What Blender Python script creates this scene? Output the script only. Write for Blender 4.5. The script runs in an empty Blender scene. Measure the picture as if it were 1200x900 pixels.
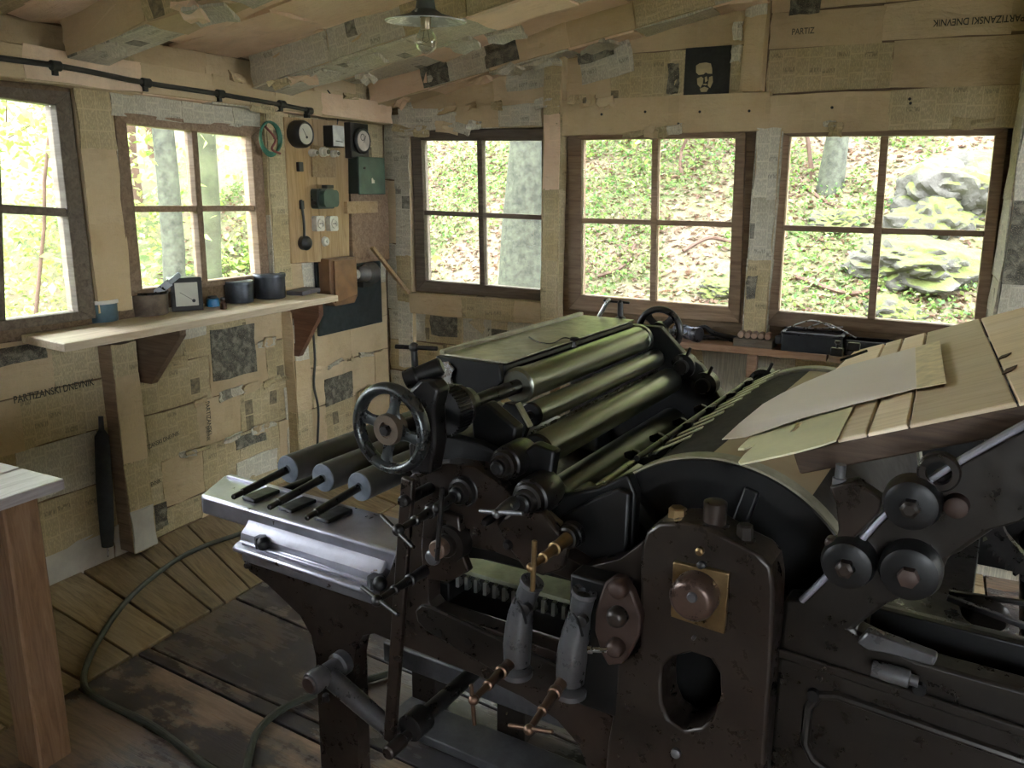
import bpy, bmesh, math, random
import numpy as np
from mathutils import Vector, Matrix
from mathutils.geometry import tessellate_polygon
from mathutils import noise as mnoise
random.seed(7)
PI = math.pi
sc = bpy.context.scene
COL = sc.collection

# ------------------------------------------------------------------ camera
F = 960.0
YAW, PITCH, ROLL = math.radians(26.98), math.radians(13.39), math.radians(0.396)
CAMPOS = np.array([0.0, 0.0, 1.65])
def _rot():
    a, b, c = YAW, PITCH, ROLL
    Rz = np.array([[math.cos(a), math.sin(a), 0], [-math.sin(a), math.cos(a), 0], [0, 0, 1]])
    B = np.array([[1, 0, 0], [0, 0, -1], [0, 1, 0]])
    Rx = np.array([[1, 0, 0], [0, math.cos(b), -math.sin(b)], [0, math.sin(b), math.cos(b)]])
    Rr = np.array([[math.cos(c), -math.sin(c), 0], [math.sin(c), math.cos(c), 0], [0, 0, 1]])
    return Rr @ Rx @ B @ Rz
RC = _rot()
cam_data = bpy.data.cameras.new('camera'); cam = bpy.data.objects.new('camera', cam_data); COL.objects.link(cam)
cam_data.sensor_fit = 'HORIZONTAL'; cam_data.sensor_width = 36; cam_data.lens = F / 1200 * 36
cam_data.clip_start = 0.05; cam_data.clip_end = 300
_m = Matrix([[RC[0][i], -RC[1][i], -RC[2][i]] for i in range(3)]).to_4x4()
_m.translation = Vector(CAMPOS)
cam.matrix_world = _m
sc.camera = cam

# ------------------------------------------------------------------ light and exposure
sc.view_settings.view_transform = 'Standard'
sc.view_settings.look = 'None'
sc.view_settings.gamma = 1
sc.view_settings.use_curve_mapping = False
sc.view_settings.exposure = 1.85
world = bpy.data.worlds.new('sky'); sc.world = world; world.use_nodes = True
_bg = world.node_tree.nodes['Background']
_bg.inputs[0].default_value = (0.90, 0.93, 1.0, 1); _bg.inputs[1].default_value = 7.0
sun_d = bpy.data.lights.new('sun', 'SUN'); sun_d.energy = 2.2; sun_d.angle = 0.6; sun_d.color = (1, .95, .84)
sun = bpy.data.objects.new('sun', sun_d); COL.objects.link(sun)
sun.rotation_euler = (math.radians(22), math.radians(-10), math.radians(20))
sc.cycles.max_bounces = 10
sc.cycles.diffuse_bounces = 6
sc.cycles.transparent_max_bounces = 16
sc.cycles.sample_clamp_indirect = 8
sc.cycles.use_denoising = True

# ------------------------------------------------------------------ picture measurements -> planes of the room
TH = math.radians(-4.07)                       # the press stands turned by this much against the room
UD = np.array([math.cos(TH), math.sin(TH), 0.0]); VD = np.array([-math.sin(TH), math.cos(TH), 0.0])
def hit(x, y, n, k):
    d = RC.T @ np.array([x - 600, y - 450, F]); n = np.array(n, float)
    return CAMPOS + d * ((k - n @ CAMPOS) / (n @ d))
def HX(x, y, X): P = hit(x, y, (1, 0, 0), X); return float(P[1]), float(P[2])      # (y, z) on a plane of constant x
def HY(x, y, Y): P = hit(x, y, (0, 1, 0), Y); return float(P[0]), float(P[2])      # (x, z) on a plane of constant y
def HZ(x, y, Z): P = hit(x, y, (0, 0, 1), Z); return float(P[0]), float(P[1])
def PV(x, y, v): P = hit(x, y, VD, v); return float(P @ UD), float(P[2])            # (u, z) on a plane across the press
def PZ(x, y, z): P = hit(x, y, (0, 0, 1), z); return float(P @ UD), float(P @ VD)
def PU(x, y, u): P = hit(x, y, UD, u); return float(P @ VD), float(P[2])
def W(u, v, z=0.0): return Vector((u * UD[0] + v * VD[0], u * UD[1] + v * VD[1], z))

# ------------------------------------------------------------------ node helpers
class NT:
    def __init__(s, name):
        s.m = bpy.data.materials.new(name); s.m.use_nodes = True
        s.t = s.m.node_tree; s.n = s.t.nodes; s.l = s.t.links
        s.b = s.n['Principled BSDF']
    def add(s, typ, ins=None, **kw):
        n = s.n.new(typ)
        for k, v in kw.items(): setattr(n, k, v)
        for k, v in (ins or {}).items():
            if hasattr(v, 'is_linked') or isinstance(v, bpy.types.NodeSocket): s.l.new(v, n.inputs[k])
            else: n.inputs[k].default_value = v
        return n
    def coord(s, which='Object'): return s.add('ShaderNodeTexCoord').outputs[which]
    def rnd(s): return s.add('ShaderNodeObjectInfo').outputs['Random']
    def mapping(s, vec, scale=(1, 1, 1), loc=None):
        n = s.add('ShaderNodeMapping', {0: vec}); n.inputs['Scale'].default_value = scale
        if loc is not None:
            if isinstance(loc, bpy.types.NodeSocket): s.l.new(loc, n.inputs['Location'])
            else: n.inputs['Location'].default_value = loc
        return n.outputs[0]
    def noise(s, vec, scale, detail=4, rough=.55, dist=0):
        n = s.add('ShaderNodeTexNoise', {'Vector': vec, 'Scale': scale, 'Detail': detail, 'Roughness': rough, 'Distortion': dist})
        return n.outputs['Fac']
    def math(s, op, a, b=0.0, c=0.0, clamp=False):
        n = s.add('ShaderNodeMath', {0: a, 1: b, 2: c}, operation=op); n.use_clamp = clamp; return n.outputs[0]
    def ramp(s, fac, stops, interp='LINEAR'):
        n = s.add('ShaderNodeValToRGB', {0: fac}); r = n.color_ramp; r.interpolation = interp
        while len(r.elements) < len(stops): r.elements.new(.5)
        for e, (p, c) in zip(r.elements, stops):
            e.position = p; e.color = (c, c, c, 1) if isinstance(c, (int, float)) else (*c, 1)
        return n.outputs[0]
    def mix(s, f, a, b, mode='MIX'):
        n = s.add('ShaderNodeMix', data_type='RGBA', blend_type=mode)
        for k, v in ((0, f), (6, a), (7, b)):
            if isinstance(v, bpy.types.NodeSocket): s.l.new(v, n.inputs[k])
            else: n.inputs[k].default_value = v if isinstance(v, float) else (*v, 1) if not isinstance(v, (int,)) else float(v)
        return n.outputs[2]
    def bump(s, h, strength=.3, dist=.002):
        n = s.add('ShaderNodeBump', {'Height': h, 'Strength': strength, 'Distance': dist}); s.l.new(n.outputs[0], s.b.inputs['Normal'])
    def set(s, **kw):
        al = dict(col='Base Color', rough='Roughness', metal='Metallic', spec='Specular IOR Level', coat='Coat Weight', trans='Transmission Weight')
        for k, v in kw.items():
            i = s.b.inputs[al.get(k, k)]
            if isinstance(v, bpy.types.NodeSocket): s.l.new(v, i)
            else: i.default_value = (*v, 1) if isinstance(v, tuple) else v
        return s
MATS = {}
def plain(name, col, rough=.6, metal=0.0, var=.25, scale=14, bump=.15, spec=.5):
    if name in MATS: return MATS[name]
    t = NT(name); c = t.coord()
    f = t.noise(c, scale, 5, .6)
    dark = tuple(x * (1 - var) for x in col); lite = tuple(min(1, x * (1 + var)) for x in col)
    t.set(col=t.ramp(f, [(.3, dark), (.7, lite)]), metal=metal, spec=spec,
          rough=t.ramp(t.noise(c, scale * 2.3, 3), [(.3, max(.02, rough - .12)), (.7, min(1, rough + .12))]))
    if bump: t.bump(t.noise(c, scale * 6, 4), bump, .001)
    MATS[name] = t.m; return t.m
def wood(name, dark, mid, lite, rough=.7, grain=1.0, stain=None, bump=.4):
    """grain runs along the local x axis of each board"""
    t = NT(name); c = t.coord(); r = t.rnd()
    off = t.add('ShaderNodeCombineXYZ', {0: t.math('MULTIPLY', r, 17.0), 1: t.math('MULTIPLY', r, 31.0), 2: t.math('MULTIPLY', r, 7.0)}).outputs[0]
    m = t.mapping(c, (1.2, 14 * grain, 14 * grain), off)
    f = t.noise(m, 3.0, 8, .65, 1.2)
    f2 = t.noise(t.mapping(c, (6, 160 * grain, 160 * grain), off), 1.0, 3, .6)
    big = t.noise(t.mapping(c, (1, 1.6, 1.6), off), 2.2, 3)
    col = t.ramp(f, [(.25, dark), (.5, mid), (.75, lite)])
    col = t.mix(t.math('MULTIPLY', f2, .25), col, dark)
    tint = t.math('MULTIPLY_ADD', r, .5, .72)
    hsv = t.add('ShaderNodeHueSaturation', {'Color': col, 'Value': tint, 'Saturation': t.math('MULTIPLY_ADD', big, .5, .7)}).outputs[0]
    rg = t.ramp(f, [(.2, rough + .1), (.8, rough - .12)]); sp = .35
    if stain:
        sf = t.ramp(t.noise(t.mapping(c, (1.9, 3.0, 3), off), 1.3, 6, .62), [(.44, 0.0), (.56, stain[3])])
        hsv = t.mix(sf, hsv, stain[:3]); rg = t.mix(sf, rg, (.24, .24, .24)); sp = .6
    t.set(col=hsv, rough=rg, spec=sp)
    t.bump(t.math('ADD', f, t.math('MULTIPLY', f2, .5)), bump, .003)
    MATS[name] = t.m; return t.m
def news(name, paper, yellow, ink=(.05, .05, .045), mode='text'):
    """an old newspaper page: columns, blocks of lines, headlines and dark pictures; local x runs along the lines"""
    t = NT(name); c = t.coord(); r = t.rnd()
    off = t.add('ShaderNodeCombineXYZ', {0: t.math('MULTIPLY', r, 5.3), 1: t.math('MULTIPLY', r, 9.1), 2: 0.0}).outputs[0]
    p = t.mapping(c, (1, 1, 1), off)
    sp = t.add('ShaderNodeSeparateXYZ', {0: p})
    X, Y = sp.outputs[0], sp.outputs[1]
    cx = t.math('FLOOR', t.math('DIVIDE', X, .062))
    shift = t.add('ShaderNodeTexWhiteNoise', {'W': cx}, noise_dimensions='1D').outputs[0]
    yy = t.math('ADD', t.math('DIVIDE', Y, .085), t.math('MULTIPLY', shift, 3.0))
    cy = t.math('FLOOR', yy)
    wn = t.add('ShaderNodeTexWhiteNoise', {'Vector': t.add('ShaderNodeCombineXYZ', {0: cx, 1: cy}).outputs[0]}, noise_dimensions='2D').outputs[0]
    fx = t.math('FRACT', t.math('DIVIDE', X, .062)); fy = t.math('FRACT', yy)
    inside = t.math('MULTIPLY', t.math('GREATER_THAN', fx, .07), t.math('GREATER_THAN', fy, .08))
    words = t.ramp(t.noise(t.mapping(p, (260, 60, 1)), 1.0, 1), [(.42, 0.0), (.5, 1.0)])
    text = t.math('MULTIPLY', words, .24)
    hl = t.math('MULTIPLY', t.math('LESS_THAN', t.math('ABSOLUTE', t.math('SUBTRACT', fy, .75)), .12), t.math('GREATER_THAN', wn, .8))
    strokes = t.ramp(t.noise(t.mapping(p, (210, 60, 1)), 1.0, 0), [(.47, 0.0), (.5, 1.0)])
    head = t.math('MULTIPLY', t.math('MULTIPLY', hl, strokes), .5)
    pic = t.math('MULTIPLY', t.math('LESS_THAN', wn, .025), t.ramp(t.noise(t.mapping(p, (40, 40, 1)), 1.0, 5, .7), [(.3, .35), (.65, .85)]))
    blk = t.math('MAXIMUM', t.math('MAXIMUM', text, head), pic)
    blk = t.math('MULTIPLY', blk, inside)
    if mode == 'blank': blk = t.math('MULTIPLY', blk, .12)
    age = t.noise(t.mapping(c, (1, 1, 1), off), 4.0, 5, .6)
    base = t.mix(t.ramp(age, [(.3, 0.0), (.7, 1.0)]), paper, yellow)
    base = t.mix(t.ramp(r, [(0.0, 0.0), (.55, .1), (.8, .45), (1.0, .8)]), base, tuple(min(1, x * 1.1 + .03) for x in paper))
    base = t.mix(t.ramp(t.noise(t.mapping(c, (1, 1, 1), off), 1.6, 6, .7), [(.5, 0.0), (.75, .5)]), base, tuple(x * .55 for x in yellow))
    if mode == 'picture':
        d = t.ramp(t.noise(t.mapping(p, (22, 22, 1)), 1.0, 6, .65, .6), [(.36, (.03, .033, .03)), (.5, (.09, .09, .075)), (.62, (.24, .23, .18))])
        edge = t.math('GREATER_THAN', t.noise(t.mapping(p, (300, 300, 1)), 1.0, 1), .35)
        col = t.mix(t.math('MULTIPLY', edge, .9), base, d)
    else:
        col = t.mix(blk, base, ink)
    t.set(col=col, rough=.8, spec=.2)
    cr = t.math('ADD', t.noise(t.mapping(c, (1, 1, 1), off), 9.0, 6, .7, .8), t.math('MULTIPLY', t.noise(t.mapping(c, (3, 14, 1), off), 3.0, 3), .6))
    t.bump(cr, .8, .014)
    MATS[name] = t.m; return t.m

M_NEWS = news('old_newsprint', (.58, .49, .30), (.50, .39, .20))
M_GREY = news('pale_newsprint', (.64, .61, .50), (.58, .53, .39))
M_BLANK = news('brown_paper', (.60, .48, .30), (.52, .39, .22), mode='blank')
M_PINK = news('bare_paper', (.84, .67, .49), (.76, .54, .36), mode='blank')
M_PIC = news('printed_picture', (.5, .44, .32), (.4, .33, .2), mode='picture')
M_CLOTH = plain('limewashed_cloth', (.52, .5, .44), .9, var=.2, scale=5, bump=.5)
M_PLANK = wood('wall_wood', (.10, .065, .035), (.22, .145, .08), (.33, .23, .13), .8)
M_SASH = wood('sash_wood', (.14, .09, .055), (.27, .18, .11), (.38, .27, .17), .7)
M_SASHD = wood('dark_sash_wood', (.09, .07, .05), (.17, .135, .10), (.26, .21, .155), .7)
M_SILL = wood('sill_wood', (.22, .12, .07), (.38, .23, .14), (.5, .33, .21), .65)
M_SHELF = wood('shelf_wood', (.4, .31, .2), (.6, .49, .34), (.72, .62, .47), .5)
M_PANEL = wood('panel_wood', (.24, .15, .07), (.40, .27, .13), (.5, .36, .19), .55)
M_FLOOR = wood('floor_wood', (.12, .08, .04), (.29, .21, .11), (.42, .32, .18), .5)
M_FLOORD = wood('oily_floor_wood', (.10, .065, .045), (.27, .18, .12), (.42, .30, .20), .34, stain=(.040, .042, .052, .9))
M_FLOORB = wood('worn_floor_wood', (.05, .04, .035), (.14, .10, .08), (.2, .15, .12), .32, stain=(.045, .047, .056, .8))
M_TABLE = wood('table_wood', (.17, .09, .045), (.32, .18, .09), (.42, .26, .14), .6)
M_TTOP = wood('table_top_wood', (.34, .30, .30), (.56, .51, .52), (.70, .66, .67), .35)  # pale violet tone puts the window sheen into the colour of the top
M_FEED = wood('feed_board_wood', (.60, .47, .30), (.78, .63, .43), (.86, .73, .53), .55, bump=.15)
M_RED = wood('red_brown_wood', (.12, .06, .035), (.21, .105, .06), (.29, .155, .09), .6)
M_GAP = plain('gap_and_shade_black', (.02, .016, .012), .95, bump=0)
M_BLACK = plain('black_enamel', (.02, .02, .02), .4, var=.3)
M_WHITE = plain('white_porcelain', (.62, .6, .52), .3, var=.12)
M_DIAL = plain('dial_paper', (.55, .54, .45), .5, var=.1, bump=0)
M_GREEN = plain('dark_green_enamel', (.045, .085, .065), .4, var=.3)
M_WIREG = plain('green_wire', (.05, .2, .13), .5)
M_CABLE = plain('black_cable', (.03, .032, .028), .5)
M_BLUE = plain('blue_grey_plastic', (.08, .14, .17), .45)
M_LIDW = plain('white_plastic_lid', (.72, .7, .66), .4, var=.06)
M_POT = plain('ink_stained_pot', (.12, .09, .065), .55, var=.5, scale=20)
M_TIN = plain('dark_tin', (.075, .085, .10), .4, .5, var=.4, scale=18)
M_INK = plain('black_ink', (.008, .008, .009), .25, bump=0)
M_STEELW = plain('worn_bright_steel', (.45, .47, .5), .3, .9, var=.2)

def glass_mat():
    t = NT('window_glass'); t.n.remove(t.b)
    tr = t.add('ShaderNodeBsdfTransparent', {0: (.94, .96, .95, 1)}); gl = t.add('ShaderNodeBsdfGlossy', {'Roughness': .02})
    fr = t.add('ShaderNodeFresnel', {'IOR': 1.3})
    mx = t.add('ShaderNodeMixShader', {0: fr.outputs[0], 1: tr.outputs[0], 2: gl.outputs[0]})
    t.l.new(mx.outputs[0], t.n['Material Output'].inputs[0]); return t.m
M_GLASS = glass_mat()
def bulb_mat():
    t = NT('bulb_glass'); t.n.remove(t.b)
    tr = t.add('ShaderNodeBsdfTransparent', {0: (.93, .93, .9, 1)}); gl = t.add('ShaderNodeBsdfGlossy', {'Roughness': .05})
    lw = t.add('ShaderNodeLayerWeight', {'Blend': .35})
    mx = t.add('ShaderNodeMixShader', {0: lw.outputs[1], 1: tr.outputs[0], 2: gl.outputs[0]})
    t.l.new(mx.outputs[0], t.n['Material Output'].inputs[0]); return t.m
M_BULB = bulb_mat()

# ------------------------------------------------------------------ geometry helpers
ABS = {}
def V3(p): return Vector((float(p[0]), float(p[1]), float(p[2])))
def tag(o, label=None, cat=None, group=None, kind=None):
    if label: o['label'] = label
    if cat: o['category'] = cat
    if group: o['group'] = group
    if kind: o['kind'] = kind
    return o
def build(name, bm, mat, parent=None, press=False, bevel=0, seg=2, angle=35, base=False, smooth=True):
    """link a bmesh as one object; vertices are given in room coordinates (or press coordinates u, v, z for press=True)"""
    bm.normal_update()
    lo = Vector([min(v.co[i] for v in bm.verts) for i in range(3)]); hi = Vector([max(v.co[i] for v in bm.verts) for i in range(3)])
    c = (lo + hi) / 2
    if parent is None and base: c.z = lo.z
    bmesh.ops.translate(bm, verts=bm.verts, vec=-c)
    me = bpy.data.meshes.new(name); bm.to_mesh(me); bm.free()
    if smooth:
        me.shade_smooth(); me.set_sharp_from_angle(angle=math.radians(angle))
    for m in (mat if isinstance(mat, (list, tuple)) else [mat]): me.materials.append(m)
    o = bpy.data.objects.new(name, me); COL.objects.link(o)
    if parent is not None:
        o.parent = parent; o.location = c - ABS[parent.name]
    elif press:
        o.location = W(c.x, c.y, c.z); o.rotation_euler = (0, 0, TH)
    else: o.location = c
    ABS[o.name] = c
    if bevel:
        b = o.modifiers.new('bevel', 'BEVEL'); b.width = bevel; b.segments = seg; b.limit_method = 'ANGLE'; b.angle_limit = math.radians(40)
        b.harden_normals = False
    return o
def empty(name, c, label=None, cat=None, group=None, press=False, kind=None):
    o = bpy.data.objects.new(name, None); COL.objects.link(o); c = V3(c); ABS[o.name] = c
    if press: o.location = W(c.x, c.y, c.z); o.rotation_euler = (0, 0, TH)
    else: o.location = c
    return tag(o, label, cat, group, kind)
def BM(): return bmesh.new()
def basis(d, up=(0, 0, 1)):
    d = V3(d).normalized(); up = V3(up)
    if abs(d.dot(up)) > .98: up = Vector((1, 0, 0)) if abs(d.x) < .9 else Vector((0, 1, 0))
    s = up.cross(d).normalized(); t = d.cross(s).normalized()
    return d, s, t
def box(bm, c, s, rz=0, m=None, ax=None):
    """box with centre c and full sizes s; ax = three axis vectors or rz about z"""
    c = V3(c); A = ax or (Vector((math.cos(rz), math.sin(rz), 0)), Vector((-math.sin(rz), math.cos(rz), 0)), Vector((0, 0, 1)))
    vs = [bm.verts.new(c + A[0] * (i * s[0] / 2) + A[1] * (j * s[1] / 2) + A[2] * (k * s[2] / 2)) for i in (-1, 1) for j in (-1, 1) for k in (-1, 1)]
    for f in ((0, 1, 3, 2), (4, 6, 7, 5), (0, 4, 5, 1), (2, 3, 7, 6), (0, 2, 6, 4), (1, 5, 7, 3)):
        fc = bm.faces.new([vs[i] for i in f])
        if m: fc.material_index = m
    return bm
def bar(bm, p0, p1, w, h, up=(0, 0, 1)):
    p0, p1 = V3(p0), V3(p1); d, s, t = basis(p1 - p0, up)
    return box(bm, (p0 + p1) / 2, ((p1 - p0).length, w, h), ax=(d, s, t))
def lathe(bm, p0, d, prof, seg=32, mi=0, closed=False):
    """profile of (t along d, radius) around the axis p0 + t*d; open ends with radius > 0 are capped"""
    p0 = V3(p0); d, s, t = basis(d); rings = []
    for (h, r) in prof:
        c = p0 + d * h
        rings.append([bm.verts.new(c)] if r < 1e-6 else [bm.verts.new(c + (s * math.cos(2 * PI * i / seg) + t * math.sin(2 * PI * i / seg)) * r) for i in range(seg)])
    def face(vs):
        try: f = bm.faces.new(vs); f.material_index = mi
        except ValueError: pass
    n = len(rings); pairs = list(zip(rings, rings[1:] + ([rings[0]] if closed else [])))
    for a, b in pairs[:n if closed else n - 1]:
        for i in range(seg):
            j = (i + 1) % seg
            if len(a) == 1 and len(b) == 1: break
            if len(a) == 1: face([a[0], b[j], b[i]])
            elif len(b) == 1: face([a[i], a[j], b[0]])
            else: face([a[i], a[j], b[j], b[i]])
    if not closed:
        if len(rings[0]) > 1: face(list(reversed(rings[0])))
        if len(rings[-1]) > 1: face(rings[-1])
    return bm
def cyl(bm, p0, p1, r, r1=None, seg=24, ch=0):
    p0, p1 = V3(p0), V3(p1); L = (p1 - p0).length; r1 = r if r1 is None else r1
    prof = [(0, r), (L, r1)] if not ch else [(0, max(r - ch, .0005)), (ch, r), (L - ch, r1), (L, max(r1 - ch, .0005))]
    return lathe(bm, p0, p1 - p0, prof, seg)
def ball(bm, c, r, seg=20):
    return lathe(bm, V3(c) - Vector((0, 0, r)), (0, 0, 1), [(r - r * math.cos(PI * i / 10), r * math.sin(PI * i / 10) if 0 < i < 10 else 0) for i in range(11)], seg)
def tube(bm, pts, r, seg=10, closed=False):
    pts = [V3(p) for p in pts]; n = len(pts); rings = []; prev = None
    for i, p in enumerate(pts):
        a = pts[(i - 1) % n] if closed or i else p; b = pts[(i + 1) % n] if closed or i < n - 1 else p
        d = (b - a).normalized()
        if prev is None: _, s, t = basis(d)
        else:
            s = (prev - d * prev.dot(d)).normalized(); t = d.cross(s)
        prev = s; rr = r[i] if isinstance(r, (list, tuple)) else r
        rings.append([bm.verts.new(p + (s * math.cos(2 * PI * k / seg) + t * math.sin(2 * PI * k / seg)) * rr) for k in range(seg)])
    for i in range(n if closed else n - 1):
        a, b = rings[i], rings[(i + 1) % n]
        for k in range(seg): bm.faces.new([a[k], a[(k + 1) % seg], b[(k + 1) % seg], b[k]])
    if not closed: bm.faces.new(list(reversed(rings[0]))); bm.faces.new(rings[-1])
    return bm
def spline(pts, n=8):
    pts = [V3(p) for p in pts]; out = []
    for i in range(len(pts) - 1):
        a = pts[max(i - 1, 0)]; b = pts[i]; c = pts[i + 1]; d = pts[min(i + 2, len(pts) - 1)]
        for k in range(n):
            t = k / n
            out.append(.5 * ((2 * b) + (c - a) * t + (2 * a - 5 * b + 4 * c - d) * t * t + (3 * b - a - 3 * c + d) * t ** 3))
    return out + [pts[-1]]
def prism(bm, outer, holes, f, a, b):
    """extrude a 2-D outline with holes from depth a to b; f(x, y, depth) -> point"""
    loops = [list(outer)] + [list(h) for h in holes]
    flat = [p for l in loops for p in l]
    tris = tessellate_polygon([[Vector((p[0], p[1], 0)) for p in l] for l in loops])
    A = [bm.verts.new(f(p[0], p[1], a)) for p in flat]; B = [bm.verts.new(f(p[0], p[1], b)) for p in flat]
    for t in tris:
        for S, o in ((A, t), (B, t[::-1])):
            try: bm.faces.new([S[i] for i in o])
            except ValueError: pass
    k = 0
    for l in loops:
        n = len(l)
        for i in range(n):
            j = (i + 1) % n
            try: bm.faces.new([A[k + i], A[k + j], B[k + j], B[k + i]])
            except ValueError: pass
        k += n
    bmesh.ops.recalc_face_normals(bm, faces=bm.faces)
    return bm
FV = lambda x, z, v: Vector((x, v, z))          # outline in (u, z) at depth v, also (x, z) at y
FX = lambda y, z, x: Vector((x, y, z))          # outline in (y, z) at depth x
FZ = lambda x, y, z: Vector((x, y, z))
def arc(cx, cy, r, a0, a1, n=10, ry=None):
    ry = ry or r
    return [(cx + r * math.cos(math.radians(a0 + (a1 - a0) * i / n)), cy + ry * math.sin(math.radians(a0 + (a1 - a0) * i / n))) for i in range(n + 1)]
def rrect(x0, y0, x1, y1, r, n=5):
    return arc(x1 - r, y0 + r, r, -90, 0, n) + arc(x1 - r, y1 - r, r, 0, 90, n) + arc(x0 + r, y1 - r, r, 90, 180, n) + arc(x0 + r, y0 + r, r, 180, 270, n)
def oriented(name, me_or_bm, mat, M, parent=None, smooth=True):
    """link a mesh built around its own origin at the matrix M (room coordinates)"""
    if isinstance(me_or_bm, bmesh.types.BMesh):
        me = bpy.data.meshes.new(name); me_or_bm.normal_update(); me_or_bm.to_mesh(me); me_or_bm.free(); me.materials.append(mat)
        if smooth: me.shade_smooth(); me.set_sharp_from_angle(angle=math.radians(30))
    else: me = me_or_bm
    o = bpy.data.objects.new(name, me); COL.objects.link(o)
    if parent is not None:
        o.parent = parent; M = Matrix.Translation(-ABS[parent.name]) @ M
    o.matrix_local = M if parent is not None else o.matrix_local
    if parent is None: o.matrix_world = M
    ABS[o.name] = M.translation.copy() if parent is None else M.translation + ABS[parent.name]
    return o
def plank(name, p0, p1, w, h, mat, parent=None, up=(0, 0, 1), jit=.004, ends=0.0, bevel=.003):
    """a board from p0 to p1, width w across, thickness h along up; local x is the grain"""
    p0, p1 = V3(p0), V3(p1); d, s, t = basis(p1 - p0, up); L = (p1 - p0).length
    bm = BM(); n = max(2, min(6, int(L / .35))); rings = []
    for i in range(n + 1):
        x = -L / 2 + L * i / n; a = random.uniform(-jit, jit); b = random.uniform(-jit, jit); z = random.uniform(-jit, jit) * .4
        e = bevel
        prof = [(-w / 2 + a, -h / 2), (w / 2 + b, -h / 2), (w / 2 + b, h / 2 - e + z), (w / 2 + b - e, h / 2 + z), (-w / 2 + a + e, h / 2 + z), (-w / 2 + a, h / 2 - e + z)]
        rings.append([bm.verts.new((x, q[0], q[1])) for q in prof])
    for a, b in zip(rings, rings[1:]):
        for k in range(6): bm.faces.new([a[k], b[k], b[(k + 1) % 6], a[(k + 1) % 6]])
    bm.faces.new(rings[0]); bm.faces.new(list(reversed(rings[-1])))
    bmesh.ops.recalc_face_normals(bm, faces=bm.faces)
    M = Matrix([[d.x, s.x, t.x, 0], [d.y, s.y, t.y, 0], [d.z, s.z, t.z, 0], [0, 0, 0, 1]]); M.translation = (p0 + p1) / 2
    return oriented(name, bm, mat, M, parent)
def quadboard(name, P, h, mat, parent=None, e=.003):
    """a board with the four top corners P (counter-clockwise seen from above), thickness h, grain from P0 to P1"""
    P = [V3(p) for p in P]; c = sum(P, Vector()) / 4
    d = ((P[1] + P[2]) / 2 - (P[0] + P[3]) / 2).normalized(); nn = (P[1] - P[0]).cross(P[3] - P[0]).normalized(); s = nn.cross(d)
    M = Matrix([[d.x, s.x, nn.x, 0], [d.y, s.y, nn.y, 0], [d.z, s.z, nn.z, 0], [0, 0, 0, 1]]); M.translation = c; Mi = M.inverted()
    q = [Mi @ p for p in P]; bm = BM()
    def sh(p, k, z): return bm.verts.new((p.x - math.copysign(k, p.x), p.y - math.copysign(k, p.y), z))
    a = [sh(p, e, 0) for p in q]; b = [sh(p, 0, -e) for p in q]; cc = [sh(p, 0, -h) for p in q]
    bm.faces.new(a); bm.faces.new(list(reversed(cc)))
    for x, y in ((a, b), (b, cc)):
        for i in range(4): bm.faces.new([x[i], y[i], y[(i + 1) % 4], x[(i + 1) % 4]])
    bmesh.ops.recalc_face_normals(bm, faces=bm.faces)
    return oriented(name, bm, mat, M, parent)
def sheet(parent, c, n, w, h, mat=None, rot=0, lift=.006, curl=.004, name='newspaper_sheet', up=(0, 0, 1)):
    """a pasted sheet of paper with centre c on a surface with normal n"""
    n = V3(n).normalized(); x = V3(up).cross(n).normalized(); y = n.cross(x)
    bm = BM(); nx, ny = 3, 3; g = {}
    for k in (0, 1):
        for i in range(nx + 1):
            for j in range(ny + 1):
                ex = (i in (0, nx)) or (j in (0, ny))
                jx = random.uniform(-.006, .006); jy = random.uniform(-.005, .005)
                if k == 0: g[i, j, 'j'] = (jx, jy, random.uniform(-curl, curl) + (random.uniform(0, curl) if ex else 0))
                jx, jy, jz = g[i, j, 'j']
                g[i, j, k] = bm.verts.new((-w / 2 + w * i / nx + jx, -h / 2 + h * j / ny + jy, jz if k == 0 else -.004))
    for i in range(nx):
        for j in range(ny): bm.faces.new([g[i, j, 0], g[i + 1, j, 0], g[i + 1, j + 1, 0], g[i, j + 1, 0]])
    rim = [(i, 0) for i in range(nx)] + [(nx, j) for j in range(ny)] + [(i, ny) for i in range(nx, 0, -1)] + [(0, j) for j in range(ny, 0, -1)]
    for k, p in enumerate(rim):
        q = rim[(k + 1) % len(rim)]; bm.faces.new([g[p[0], p[1], 1], g[q[0], q[1], 1], g[q[0], q[1], 0], g[p[0], p[1], 0]])
    bmesh.ops.recalc_face_normals(bm, faces=bm.faces)
    R_ = Matrix([[x.x, y.x, n.x, 0], [x.y, y.y, n.y, 0], [x.z, y.z, n.z, 0], [0, 0, 0, 1]]) @ Matrix.Rotation(math.radians(rot), 4, 'Z')
    R_.translation = V3(c) + n * lift
    return oriented(name, bm, mat or M_NEWS, R_, parent)
def paper_mat(k=None):
    return random.choices([M_NEWS, M_GREY, M_BLANK, M_PIC], k or [10, 2.2, 4.5, .8])[0]
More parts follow.
